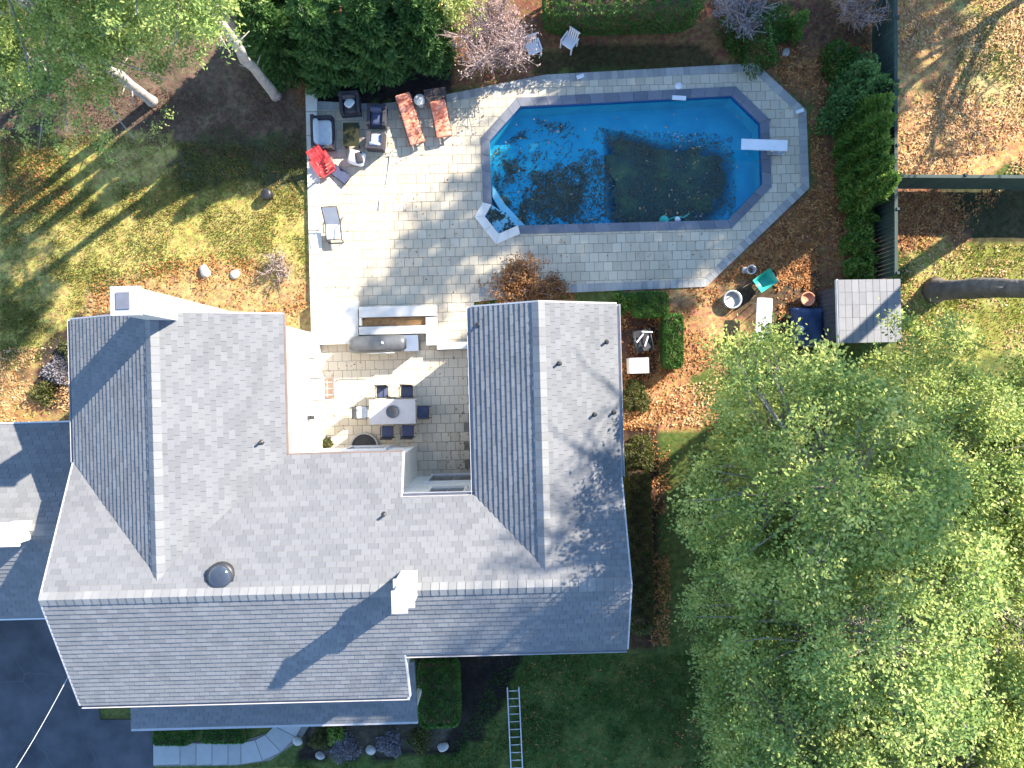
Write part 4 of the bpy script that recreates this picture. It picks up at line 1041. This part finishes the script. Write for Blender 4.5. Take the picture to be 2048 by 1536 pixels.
def pine(base, H, z0, Lmax, lbl, seed, m='leaf_pine', lean=(0, 0), r0=.3, ntuft=900, name='pine_tree', group='tall pines', needles=20, low=1.0, az=None, big=1.0, bark='pine_bark'):
    rg = np.random.RandomState(seed)
    o = empty(name, (base[0], base[1], GZ), 0, lbl, 'tree', group)
    ax = lambda z: np.array([lean[0]*(z/H), lean[1]*(z/H), z])
    mb = MB(); ts = np.concatenate([[0, .012, .03], np.linspace(.06, 1, 22)])
    mb.tube([ax(H*t)+np.array([.05*rg.randn(), .05*rg.randn(), 0])*min(1, t*5) for t in ts], [r0*(1-.9*t)*(1+.07*rg.randn())+.015+(.35*r0 if t == 0 else .12*r0 if t < .02 else 0) for t in ts], 14)
    for k in range(9):
        zz = rg.uniform(1.5, z0+1); a_ = rg.rand()*6.28; q = ax(zz); mb.tube([q, q+np.array([math.cos(a_), math.sin(a_), .2])*rg.uniform(.4, .9)], [.035, .012], 5)
    mb.build('trunk', M[bark], o)
    br = MB(); tuft = []; td = []
    z = z0
    while z < H-.3:
        f = (z-z0)/(H-z0); Lr = Lmax*(1-f)**.7*(.55+.45*min(1, (f+.12*low)*6))+.4
        nb = rg.randint(4, 7); a0 = rg.rand()*6.28
        for b_ in range(nb):
            a = a0+6.28*b_/nb+rg.normal()*.25
            if az is not None and f < .35:
                a = az[0]+rg.uniform(-az[1], az[1])
            L = Lr*rg.uniform(.6, 1.12); s = ax(z); e = s+np.array([math.cos(a)*L, math.sin(a)*L, L*rg.uniform(.02, .28)])
            limb(br, s, e, .05*(1-f)+.015, .012, rg, -.04, 4, 5)
            n_ = max(4, int(ntuft/ (nb*14)*(L/Lmax)**1.3*2.4))
            dr = np.array([math.cos(a), math.sin(a), 0]); sd_ = np.array([-math.sin(a), math.cos(a), 0])
            nc = max(2, int(2+L*2.0)); ct = rg.uniform(.35, 1.02, nc); cs_ = rg.normal(size=nc)*.26*L*ct
            ci = rg.randint(0, nc, n_); t = ct[ci]; side = cs_[ci]
            pts = s+(e-s)*t[:, None]+sd_*side[:, None]+rg.normal(size=(n_, 3))*np.array([.24, .24, .12])
            tuft.append(pts); td.append(np.tile(dr, (n_, 1))*.8+sd_*np.sign(side)[:, None]*.5+np.array([0, 0, .35]))
        z += rg.uniform(.45, .8)
    tuft = np.concatenate(tuft); td = np.concatenate(td)
    tag(br.build('branches', M['pine_bark'], o), kind='stuff')
    k = np.repeat(np.arange(len(tuft)), needles); N = len(k)
    p = tuft[k]+rg.normal(size=(N, 3))*.10; d = td[k]*.5+rg.normal(size=(N, 3))*.75
    leaf_obj('crown', leaf_quads(p, d, (.085+.07*rg.rand(N))*big, .05*big, rg, .62, (.42, .32, .85)), M[m], o)
    return o
def conifer(base, H, Rr, lbl, seed, m='leaf_dark', n=9000, group='dense evergreens', name='evergreen_tree', leaf=(.26, .10), pw=.75, lean=(0, 0), lobes=0):
    rg = np.random.RandomState(seed)
    o = empty(name, (base[0], base[1], GZ), 0, lbl, 'tree', group)
    MB().tube([(0, 0, 0), (lean[0]*.8, lean[1]*.8, H*.85)], [.05*Rr+.05, .02], 8).build('trunk', M['bark'], o)
    f = 1-np.sqrt(rg.rand(n))*.985; a = rg.rand(n)*6.283
    lay = .80+.20*np.cos(f*H*5.2+2*np.sin(a*3+seed)) if not lobes else .82+.18*np.cos(a*lobes+f*6)
    rad = Rr*(1-f)**pw*lay*(1+.10*np.sin(a*4+seed))*(rg.rand(n)**.22)
    p = np.stack([np.cos(a)*rad+lean[0]*f, np.sin(a)*rad+lean[1]*f, .12+f*H*.98], 1)
    d = np.stack([np.cos(a), np.sin(a), .45+.5*f], 1)+rg.normal(size=(n, 3))*.42
    Lf = leaf[0]*(.6+.7*rg.rand(n))
    leaf_obj('crown', leaf_quads(p-unit(d)*Lf[:, None]*.4, d, Lf, Lf*leaf[1]/leaf[0], rg, .45), M[m], o)
    return o
def shrub(base, r, h, lbl, seed, m='leaf_green', n=2600, leaf=(.12, .07), box_=None, rz=0, name='shrub', cat='shrub', group='garden shrubs', loose=.2):
    """rounded shrub, or a clipped hedge when box_ = (w, d) is given"""
    rg = np.random.RandomState(seed)
    o = empty(name, (base[0], base[1], GZ), rz, lbl, cat, group)
    mb = MB()
    if box_:
        w, dp = box_
        for k in range(max(3, int(max(w, dp)/.5))):
            x, y = (rg.rand()-.5)*w*.8, (rg.rand()-.5)*dp*.8; mb.tube([(x, y, 0), (x+.05, y, h*.8)], [.03, .01], 5)
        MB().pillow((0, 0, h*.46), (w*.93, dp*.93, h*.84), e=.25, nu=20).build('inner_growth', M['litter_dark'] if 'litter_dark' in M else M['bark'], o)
        q = rg.uniform(-1, 1, size=(n, 3)); ax_ = rg.choice(3, n, p=[dp*h/(w*dp*.9+w*h+dp*h+1e-9), w*h/(w*dp*.9+w*h+dp*h+1e-9), 1-(dp*h+w*h)/(w*dp*.9+w*h+dp*h+1e-9)])
        sg = np.sign(q[np.arange(n), ax_]); sg[ax_ == 2] = 1; q[np.arange(n), ax_] = sg
        nrm = np.zeros((n, 3)); nrm[np.arange(n), ax_] = sg
        bumpy = 1+.05*np.sin(q[:, 0]*w*5+seed)*np.sin(q[:, 1]*dp*5)
        rc = 1-.10*(np.abs(q[:, 0])**6*np.abs(q[:, 1])**6+np.abs(q[:, 2])**8*np.maximum(np.abs(q[:, 0]), np.abs(q[:, 1]))**8)
        p = np.stack([q[:, 0]*w/2*rc, q[:, 1]*dp/2*rc, h*(.5+.48*q[:, 2])*bumpy], 1)
        d = nrm*.9+rg.normal(size=(n, 3))*.65
    else:
        for k in range(7):
            a = rg.rand()*6.28; mb.tube([(0, 0, 0), (math.cos(a)*r*.3, math.sin(a)*r*.3, h*.4), (math.cos(a)*r*.6, math.sin(a)*r*.6, h*.75)], [.025, .018, .008], 5)
        u = unit(rg.normal(size=(n, 3))); u[:, 2] = np.abs(u[:, 2]); a = np.arctan2(u[:, 1], u[:, 0])
        rad = (1+.18*np.sin(a*3+seed)+.12*np.sin(a*7+u[:, 2]*6))*(1-loose*rg.rand(n)**2*2)
        p = u*np.array([r, r, h])*rad[:, None]; p[:, 2] += .04
        d = u+rg.normal(size=(n, 3))*.6
    mb.build('stems', M['bark'], o)
    Lf = leaf[0]*(.6+.7*rg.rand(n))
    leaf_obj('foliage', leaf_quads(p-unit(d)*Lf[:, None]*.45, d, Lf, Lf*leaf[1]/leaf[0], rg, .5), M[m], o)
    return o
def twiggy(base, r, h, lbl, seed, m, n=700, leafn=2500, name='bare_shrub', group='bare twiggy shrubs', tw='twig'):
    rg = np.random.RandomState(seed)
    o = empty(name, (base[0], base[1], GZ), 0, lbl, 'shrub', group); mb = MB(); tips = []
    for k in range(16):
        a = rg.rand()*6.28; q = rg.uniform(.2, .8); e = np.array([math.cos(a)*r*q, math.sin(a)*r*q, h*rg.uniform(.5, .8)])
        limb(mb, (0, 0, 0), e, .035, .015, rg, .05, 3, 5)
        for j in range(n//16):
            t = rg.uniform(.35, 1); s = e*t; f = s+unit(rg.normal(size=3)*np.array([1, 1, .5])+np.array([0, 0, .45])+e*.15)*r*rg.uniform(.2, .5)
            mb.tube([s, (s+f)/2+rg.normal(size=3)*.03, f], [.012, .009, .004], 3, cap=False); tips.append(s+(f-s)*rg.rand()); tips.append(f)
    mb.build('stems', M[tw], o)
    tips = np.array(tips); k = rg.randint(0, len(tips), leafn)
    leaf_obj('foliage', leaf_quads(tips[k]+rg.normal(size=(leafn, 3))*.07, rg.normal(size=(leafn, 3)), .11, .05, rg, .4), M[m], o)
    return o
W2 = lambda px, py: P(px, py)[:2]
# leafy trees right of the house
GR = 'leafy trees right of the house'
for i, (x, y, H, r, z0, l, m_) in enumerate((
        (8.8, -2.8, 12.3, 3.7, 3.0, 'lime green leafy tree nearest the right wing of the house', 'leaf_lime'),
        (13.2, -2.3, 8.8, 3.6, 2.6, 'lime green leafy tree below the shed', 'leaf_lime'),
        (17.6, -2.2, 7.6, 3.0, 2.2, 'green leafy tree at the right edge below the leaning trunk', 'leaf_pine'),
        (10.0, -6.9, 11.8, 3.6, 2.6, 'taller green tree in the middle of the leafy group', 'leaf_pine'),
        (15.0, -7.2, 9.8, 4.0, 2.8, 'broad yellow green tree at the right edge', 'leaf_lime'),
        (8.8, -11.0, 10.4, 3.0, 2.4, 'green tree over the front lawn, lowest on its left side', 'leaf_pine'),
        (13.2, -12.2, 10.5, 3.8, 2.6, 'yellow green tree in the lower right corner', 'leaf_lime'),
        (18.8, -12.0, 9.0, 3.8, 2.6, 'green tree cut by the lower right corner', 'leaf_lime'))):
    broadleaf((x, y), H, r, z0, l, 40+i, m_, nclump=420, nleaf=184)
# pines at the top left with bare trunks
pine((-14.4, 11.3), 16, 6.0, 4.0, 'pine with a bare pale trunk, left of the two at the top left', 71, r0=.18, ntuft=1700, az=(-.6, 1.0))
pine((-9.45, 11.55), 17, 7.6, 2.4, 'pine with a bare pale trunk, right of the two at the top left', 72, r0=.18, ntuft=1700)
pine((-18.8, 12.6), 15, 3.6, 2.9, 'pine overhanging the upper left corner', 73, r0=.24, ntuft=1900, az=(-.3, .9))
pine((-13.6, 15.8), 14, 4.5, 3.0, 'pine standing behind the bare trunks at the top edge', 74, r0=.2, ntuft=1600)
pine((-9.0, 13.8), 20, 12.0, 2.2, 'slender tall pine behind the dark evergreens, right one of the pair', 77, r0=.26, ntuft=500)
pine((-10.5, 13.6), 19, 11.5, 2.2, 'slender tall pine behind the dark evergreens, left one of the pair', 78, r0=.24, ntuft=500)
pine((16.95, 3.75), 24, 13.5, 1.5, 'pine whose thick bare trunk leans to the right edge', 75, bark='dark_bark', r0=.40, ntuft=420, lean=(.6, -2.6), big=1.5)
# tall pines beyond the frame whose shade falls on the pool and the lawns
for i, (x, y, H, z0, L_, nt_, w) in enumerate(((21.5, 24.0, 21, 8, 4.2, 950, 'second'), (26.5, 21.8, 21, 10.5, 3.4, 1700, 'fourth'), (16.6, 19.4, 18, 8, 2.6, 500, 'first'), (19.8, 17.8, 17, 8, 2.4, 420, 'third'),
                                   (29.5, 27.5, 21, 9, 4.0, 1700, 'fifth'))):
    pine((x, y), H, z0, L_, 'tall pine outside the frame, '+w+' from the left beyond the upper right corner', 90+i, r0=.3, ntuft=nt_, group='tall pines beyond the frame', big=1.7, needles=14)
# bare trees beyond the right edge, their branch shadows cross the leaf litter next door and the front roof
def bare_tree(x, y, H, spread, n, lbl, seed, zlow):
    rg_ = np.random.RandomState(seed); o = empty('bare_tree', (x, y, GZ), 0, lbl, 'tree', 'leafless trees beyond the frame')
    mb = MB(); ts = np.linspace(0, 1, 9)
    mb.tube([(.1*rg_.randn(), .1*rg_.randn(), H*.97*t) for t in ts], [.026*H*.5*(1-.93*t)+.01 for t in ts], 10); mb.build('trunk', M['bark'], o); mb = MB()
    for k in range(n):
        z_ = rg_.uniform(zlow, H*.9); a_ = rg_.rand()*6.28; L_ = (H-z_)*spread+.7; q = np.array([0, 0, z_]); f = q+np.array([math.cos(a_)*L_, math.sin(a_)*L_, L_*.75])
        limb(mb, q, f, .010*(H-z_)*.8+.025, .025, rg_, .1, 4, 5)
        for j in range(9):
            t = rg_.uniform(.25, 1); s_ = q+(f-q)*t; limb(mb, s_, s_+unit(rg_.normal(size=3)+np.array([0, 0, .6]))*L_*.42, .035, .015, rg_, .05, 2, 4)
    tag(mb.build('branches', M['bark'], o), kind='stuff')
bare_tree(23.2, 17.6, 13, .42, 26, 'smaller leafless tree beyond the upper right corner', 5, 2.8)
bare_tree(22.6, 9.6, 27, .32, 62, 'tall leafless tree beyond the right edge', 6, 13)
# dark evergreens behind the lounge
for i, (px, py, H, Rr, l) in enumerate(((575, 118, 6.2, 1.5, 'dark evergreen beside the right bare trunk'), (668, 132, 6.0, 1.5, 'dark evergreen behind the edging wall'), (765, 120, 6.4, 1.6, 'dark evergreen behind the navy armchair'),
        (852, 105, 5.6, 1.4, 'dark evergreen behind the sun loungers'), (620, 30, 7, 1.6, 'dark evergreen at the top edge, left of two'), (800, 15, 7, 1.7, 'dark evergreen at the top edge, right of two'))):
    conifer(W2(px, py), H, Rr, l, 110+i, n=11000)
pine(W2(900, 40), 6.5, 1.2, 1.3, 'small yellow green pine left of the bare pink shrub', 131, 'leaf_lime', r0=.1, ntuft=500, name='young_pine', group='small conifers')
shrub((*W2(1235, 32),), 1, 2.3, 'long clipped green hedge at the top edge beyond the pool', 140, 'leaf_clip', 15000, (.10, .05), box_=(6.0, 1.6), rz=1.5, name='clipped_hedge', cat='hedge', group='hedges')
twiggy(W2(985, 105), 2.2, 3.0, 'wide bare pink twiggy shrub above the pool deck', 141, 'leaf_pink', 1100, 5200)
twiggy(W2(1465, 30), 1.7, 2.4, 'grey lavender twiggy shrub right of the clipped hedge', 142, 'leaf_grey', 700, 3000)
twiggy(W2(1690, 40), 1.4, 2.0, 'brown twiggy shrub by the fence at the top', 143, 'leaf_rust', 500, 700)
shrub(W2(1505, 82), 1.25, 1.6, 'green shrub below the grey lavender twigs', 144, 'leaf_green', 4200, (.13, .06))
conifer(W2(1577, 70), 1.9, .55, 'slim bright green shrub beside the white stone', 145, 'leaf_bright', 1800, 'garden shrubs', 'upright_shrub', (.14, .06))
shrub(W2(1672, 128), .72, 1.1, 'round green shrub at the head of the evergreen row', 146, 'leaf_green', 2600, (.10, .06))
shrub(W2(1705, 195), 1.15, 1.9, 'dark broad evergreen shrub against the fence', 147, 'leaf_dark', 5200, (.16, .08))
shrub(W2(1672, 240), .8, 1.3, 'dark low shrub between the pool deck and the evergreen row', 148, 'leaf_dark', 3000, (.15, .07))
for i, (px, py, l) in enumerate(((1702, 255, 'farthest bright evergreen of the row along the fence'), (1698, 292, 'second bright evergreen of the row from the top'), (1702, 330, 'third bright evergreen of the row from the top'),
                                 (1704, 366, 'fourth bright evergreen of the row, by the fence corner'), (1706, 400, 'nearest bright evergreen of the row along the fence'))):
    conifer(W2(px, py), 3.2+.25*math.sin(i*2), .85, l, 150+i, 'leaf_bright', 5200, 'bright evergreens along the fence', 'arborvitae', (.24, .08), .65, lobes=5)
for i, (px, py, r, h, l) in enumerate(((1716, 436, .55, .9, 'loose green shrub below the evergreen row'), (1712, 488, .62, 1.0, 'green shrub between the evergreen row and the shed'), (1716, 538, .60, .95, 'round green shrub touching the shed roof'))):
    shrub(W2(px, py), r, h, l, 160+i, 'leaf_bright', 2200, (.13, .07))
# right wing beds
shrub(W2(1247, 604), .42, .6, 'small yellow green shrub at the corner of the right wing', 170, 'leaf_bright', 1400, (.11, .06))
shrub(W2(1295, 612), 1, .95, 'clipped bright green hedge below the pool deck', 171, 'leaf_clip', 5200, (.09, .05), box_=(1.35, .95), name='clipped_hedge', cat='hedge', group='hedges')
shrub(W2(1339, 684), 1, 1.0, 'upright clipped hedge beside the air conditioner', 172, 'leaf_clip', 6000, (.09, .05), box_=(.72, 2.1), name='clipped_hedge', cat='hedge', group='hedges')
shrub(W2(1266, 795), .62, .8, 'olive shrub below the air conditioner', 173, 'leaf_olive', 2600, (.10, .05))
shrub(W2(1276, 905), .68, .9, 'olive shrub at the head of the side hedge', 174, 'leaf_olive', 2800, (.10, .05))
shrub(W2(1272, 1090), 1, 1.1, 'long dark hedge along the side of the right wing', 175, 'leaf_olive', 11000, (.11, .06), box_=(.95, 6.6), rz=1.5, name='clipped_hedge', cat='hedge', group='hedges')
twiggy(W2(1040, 572), 1.35, .75, 'rust brown dried shrub above the right wing roof', 176, 'leaf_rust', 600, 7000)
twiggy(W2(1105, 582), .7, .6, 'smaller rust brown shrub right of the dried one', 177, 'leaf_rust', 300, 2200)
# front beds
shrub(W2(881, 1375), 1, .95, 'dark clipped hedge block beside the porch roof', 180, 'leaf_clip', 9000, (.09, .05), box_=(1.62, 2.55), rz=1.5, name='clipped_hedge', cat='hedge', group='hedges')
shrub(W2(352, 1466), 1, .5, 'low dark hedge along the front walk, left piece', 181, 'leaf_clip', 2600, (.09, .05), box_=(1.5, .62), name='clipped_hedge', cat='hedge', group='hedges')
shrub(W2(455, 1462), 1, .5, 'low dark hedge along the front walk, right piece', 182, 'leaf_clip', 3000, (.09, .05), box_=(1.8, .62), name='clipped_hedge', cat='hedge', group='hedges')
for i, (px, py, r, h, m_, l) in enumerate(((672, 1466, .38, .4, 'leaf_bright', 'small yellow green plant in the front bed'), (690, 1494, .6, .35, 'leaf_grey', 'grey green mound in the front bed'),
        (640, 1478, .4, .3, 'leaf_olive', 'olive tuft at the left of the front bed'), (780, 1486, .5, .3, 'leaf_grey', 'grey mound right of the dark rock'), (840, 1478, .5, .35, 'leaf_olive', 'olive mound at the right of the front bed'))):
    shrub(W2(px, py), r, h, l, 190+i, m_, 1100, (.10, .05), loose=.4)
twiggy(W2(560, 540), .9, .7, 'bare tan shrub on the lawn near the edging wall', 200, 'leaf_olive', 260, 260)
for i, (px, py, r, l) in enumerate(((120, 742, .55, 'dark bushy plant in the bed left of the house'), (92, 785, .5, 'lower dark bushy plant left of the house'), (150, 700, .5, 'upper dark bushy plant close to the house eave'))):
    shrub(W2(px, py), r, .5, l, 205+i, 'leaf_grey' if i == 0 else 'leaf_olive', 1300, (.11, .05), loose=.5)
shrub(W2(655, 886), .22, .3, 'little potted plant in the courtyard corner', 210, 'leaf_olive', 400, (.09, .05), name='potted_plant', cat='plant', group=None)

# ------------------------------------------------------------------ fallen leaves and grass (uncountable)
def scatter(regions, seed, size, z=.0, lift=.03):
    rg = np.random.RandomState(seed); out = []
    for pts, n in regions:
        poly = PX(pts); xs_ = [p[0] for p in poly]; ys_ = [p[1] for p in poly]
        q = np.stack([rg.uniform(min(xs_), max(xs_), n*3), rg.uniform(min(ys_), max(ys_), n*3)], 1)
        q = q[inside_np(q[:, 0], q[:, 1], poly)]
        dn = fbm(q[:, 0], q[:, 1], .9, seed); q = q[rg.rand(len(q)) < np.clip((dn-.34)*3.6, .04, 1)][:n]
        k = len(q); p = np.concatenate([q, np.full((k, 1), 0.)+z+rg.rand(k, 1)*lift], 1)
        d = rg.normal(size=(k, 3))*np.array([1, 1, .3]); out.append(leaf_quads(p, d, size*(.45+1.1*rg.rand(k)**1.6), size*(.35+.4*rg.rand(k)), rg, .7))
    return np.concatenate(out)
def litter(name, regions, seed, size, m, lbl, z=GZ+.02, lift=.04):
    tag(leaf_obj(name, scatter(regions, seed, size, z, lift), M[m], None), lbl, 'leaves', kind='stuff')
litter('fallen_leaves', [([(1500, 90), (1760, 90), (1760, 570), (1430, 570), (1625, 380), (1618, 215)], 9000), ([(1775, 380), (2000, 380), (1960, 490), (1775, 520)], 2500),
        ([(1240, 580), (1440, 575), (1440, 720), (1370, 760), (1440, 860), (1240, 860)], 3500), ([(180, 550), (420, 510), (612, 530), (612, 650), (180, 650)], 2600),
        ([(1540, 500), (1640, 480), (1640, 620), (1560, 640)], 2500), ([(1300, 860), (1340, 860), (1340, 1290), (1300, 1290)], 1200), ([(0, 280), (120, 300), (140, 420), (0, 430)], 900),
        ([(955, 560), (1150, 560), (1150, 606), (955, 606)], 1500), ([(1350, 1440), (1700, 1420), (1700, 1560), (1350, 1560)], 1800)], 301, .11, 'litter', 'rust brown fallen leaves on the garden beds')
litter('pale_leaf_litter', [([(1775, -60), (2120, -60), (2120, 350), (1775, 350)], 12000), ([(1240, 780), (1440, 760), (1440, 850), (1240, 850)], 1500), ([(0, 700), (140, 690), (140, 850), (0, 850)], 1500),
        ([(1800, 490), (2060, 490), (2060, 700), (1800, 700)], 1500)], 302, .11, 'litter_pale', 'pale tan leaf litter next door beyond the fence')
litter('needle_litter', [([(0, 160), (610, 190), (610, 340), (300, 290), (0, 290)], 7000), ([(1400, 0), (1740, 0), (1740, 110), (1520, 120), (1400, 80)], 3000)], 303, .08, 'litter_dark', 'dark needle litter under the trees')
litter('lawn_leaves', [([(0, 300), (612, 340), (612, 540), (0, 680)], 1500), ([(1040, 1320), (1360, 1320), (1380, 1540), (1040, 1540)], 500)], 304, .075, 'litter', 'scattered tan leaves on the lawns')
litter('deck_leaves', [([(640, 260), (960, 260), (960, 600), (650, 600)], 110), ([(1000, 470), (1440, 470), (1380, 560), (1000, 580)], 60), ([(650, 700), (940, 700), (940, 940), (850, 940), (850, 890), (650, 890)], 90), ([(1440, 140), (1600, 230), (1600, 380), (1540, 400)], 50), ([(880, 900), (940, 800), (940, 945), (860, 945)], 90)], 305, .09, 'litter', 'few stray leaves on the pavers', .003, .01)
# leaves in the pool: sunk at the shallow end, on the dark mat, some afloat
litter('sunken_pool_leaves', [([(985, 285), (1080, 220), (1130, 230), (1180, 330), (1150, 440), (1060, 455), (1010, 440), (985, 390)], 4200), ([(985, 300), (1060, 280), (1050, 440), (1000, 420)], 2600), ([(1140, 260), (1230, 300), (1230, 430), (1120, 440)], 1300), ([(985, 285), (1070, 222), (1150, 225), (1190, 330), (1160, 445), (1050, 455), (985, 400)], 1600)], 306, .10, 'litter_pool', 'dark sunken leaves over the shallow floor of the pool', floor_z+.01, .06)
litter('pool_mat_leaves', [([(1225, 265), (1330, 275), (1450, 285), (1470, 390), (1440, 430), (1240, 435)], 1800), ([(1240, 420), (1430, 390), (1430, 435), (1250, 445)], 300)], 307, .10, 'litter_pool', 'leaves over the dark patch at the deep end of the pool', -1.07, .05)
litter('floating_pool_leaves', [([(1000, 230), (1500, 215), (1530, 380), (1450, 445), (1000, 445)], 90), ([(1340, 260), (1400, 260), (1420, 440), (1340, 440)], 50)], 308, .10, 'litter_pale', 'bright leaves floating on the pool', -.195, .004)
litter('mat_edge_leaves', [([(1190, 240), (1480, 250), (1490, 420), (1440, 448), (1200, 450)], 2600), ([(1200, 232), (1300, 262), (1330, 300), (1240, 300)], 700)], 310, .09, 'litter_pool', 'brown leaves strewn round the dark patch in the pool', floor_z+.02, .05)
litter('step_leaves', [([(978, 412), (966, 433), (994, 468), (1034, 452), (1010, 425)], 500)], 309, .12, 'litter_pool', 'heap of leaves on the pool entry step', -.41, .06)
def grass(regions, seed, m, lbl, name):
    rg = np.random.RandomState(seed); out = []
    for pts, n in regions:
        poly = PX(pts); xs_ = [p[0] for p in poly]; ys_ = [p[1] for p in poly]
        q = np.stack([rg.uniform(min(xs_), max(xs_), n*2), rg.uniform(min(ys_), max(ys_), n*2)], 1); q = q[inside_np(q[:, 0], q[:, 1], poly)]
        dn = fbm(q[:, 0], q[:, 1], 1.1, seed); q = q[rg.rand(len(q)) < np.clip((dn-.3)*3, .03, 1)][:n]; k = len(q)
        p = np.concatenate([q, np.full((k, 1), GZ-.01)], 1); d = rg.normal(size=(k, 3))*np.array([.7, .7, .2])+np.array([0, 0, .7])
        out.append(leaf_quads(p, d, .07+.07*rg.rand(k), .03, rg, .1))
    tag(leaf_obj(name, np.concatenate(out), M[m], None), lbl, 'grass', kind='stuff')
grass([([(0, 260), (612, 300), (612, 560), (420, 520), (180, 590), (0, 740)], 48000), ([(1800, 490), (2120, 490), (2120, 720), (1800, 720)], 8000), ([(1900, -40), (2120, -40), (2120, 250), (1920, 190)], 6000), ([(-40, 600), (180, 600), (140, 700), (-40, 760)], 4000)], 320, 'grass', 'short dry grass of the sunny lawns', 'lawn_grass')
grass([([(1010, 1310), (1420, 1310), (1420, 1560), (560, 1560), (600, 1520), (900, 1510)], 24000)], 321, 'leaf_green', 'green grass of the shaded front lawn', 'front_grass')
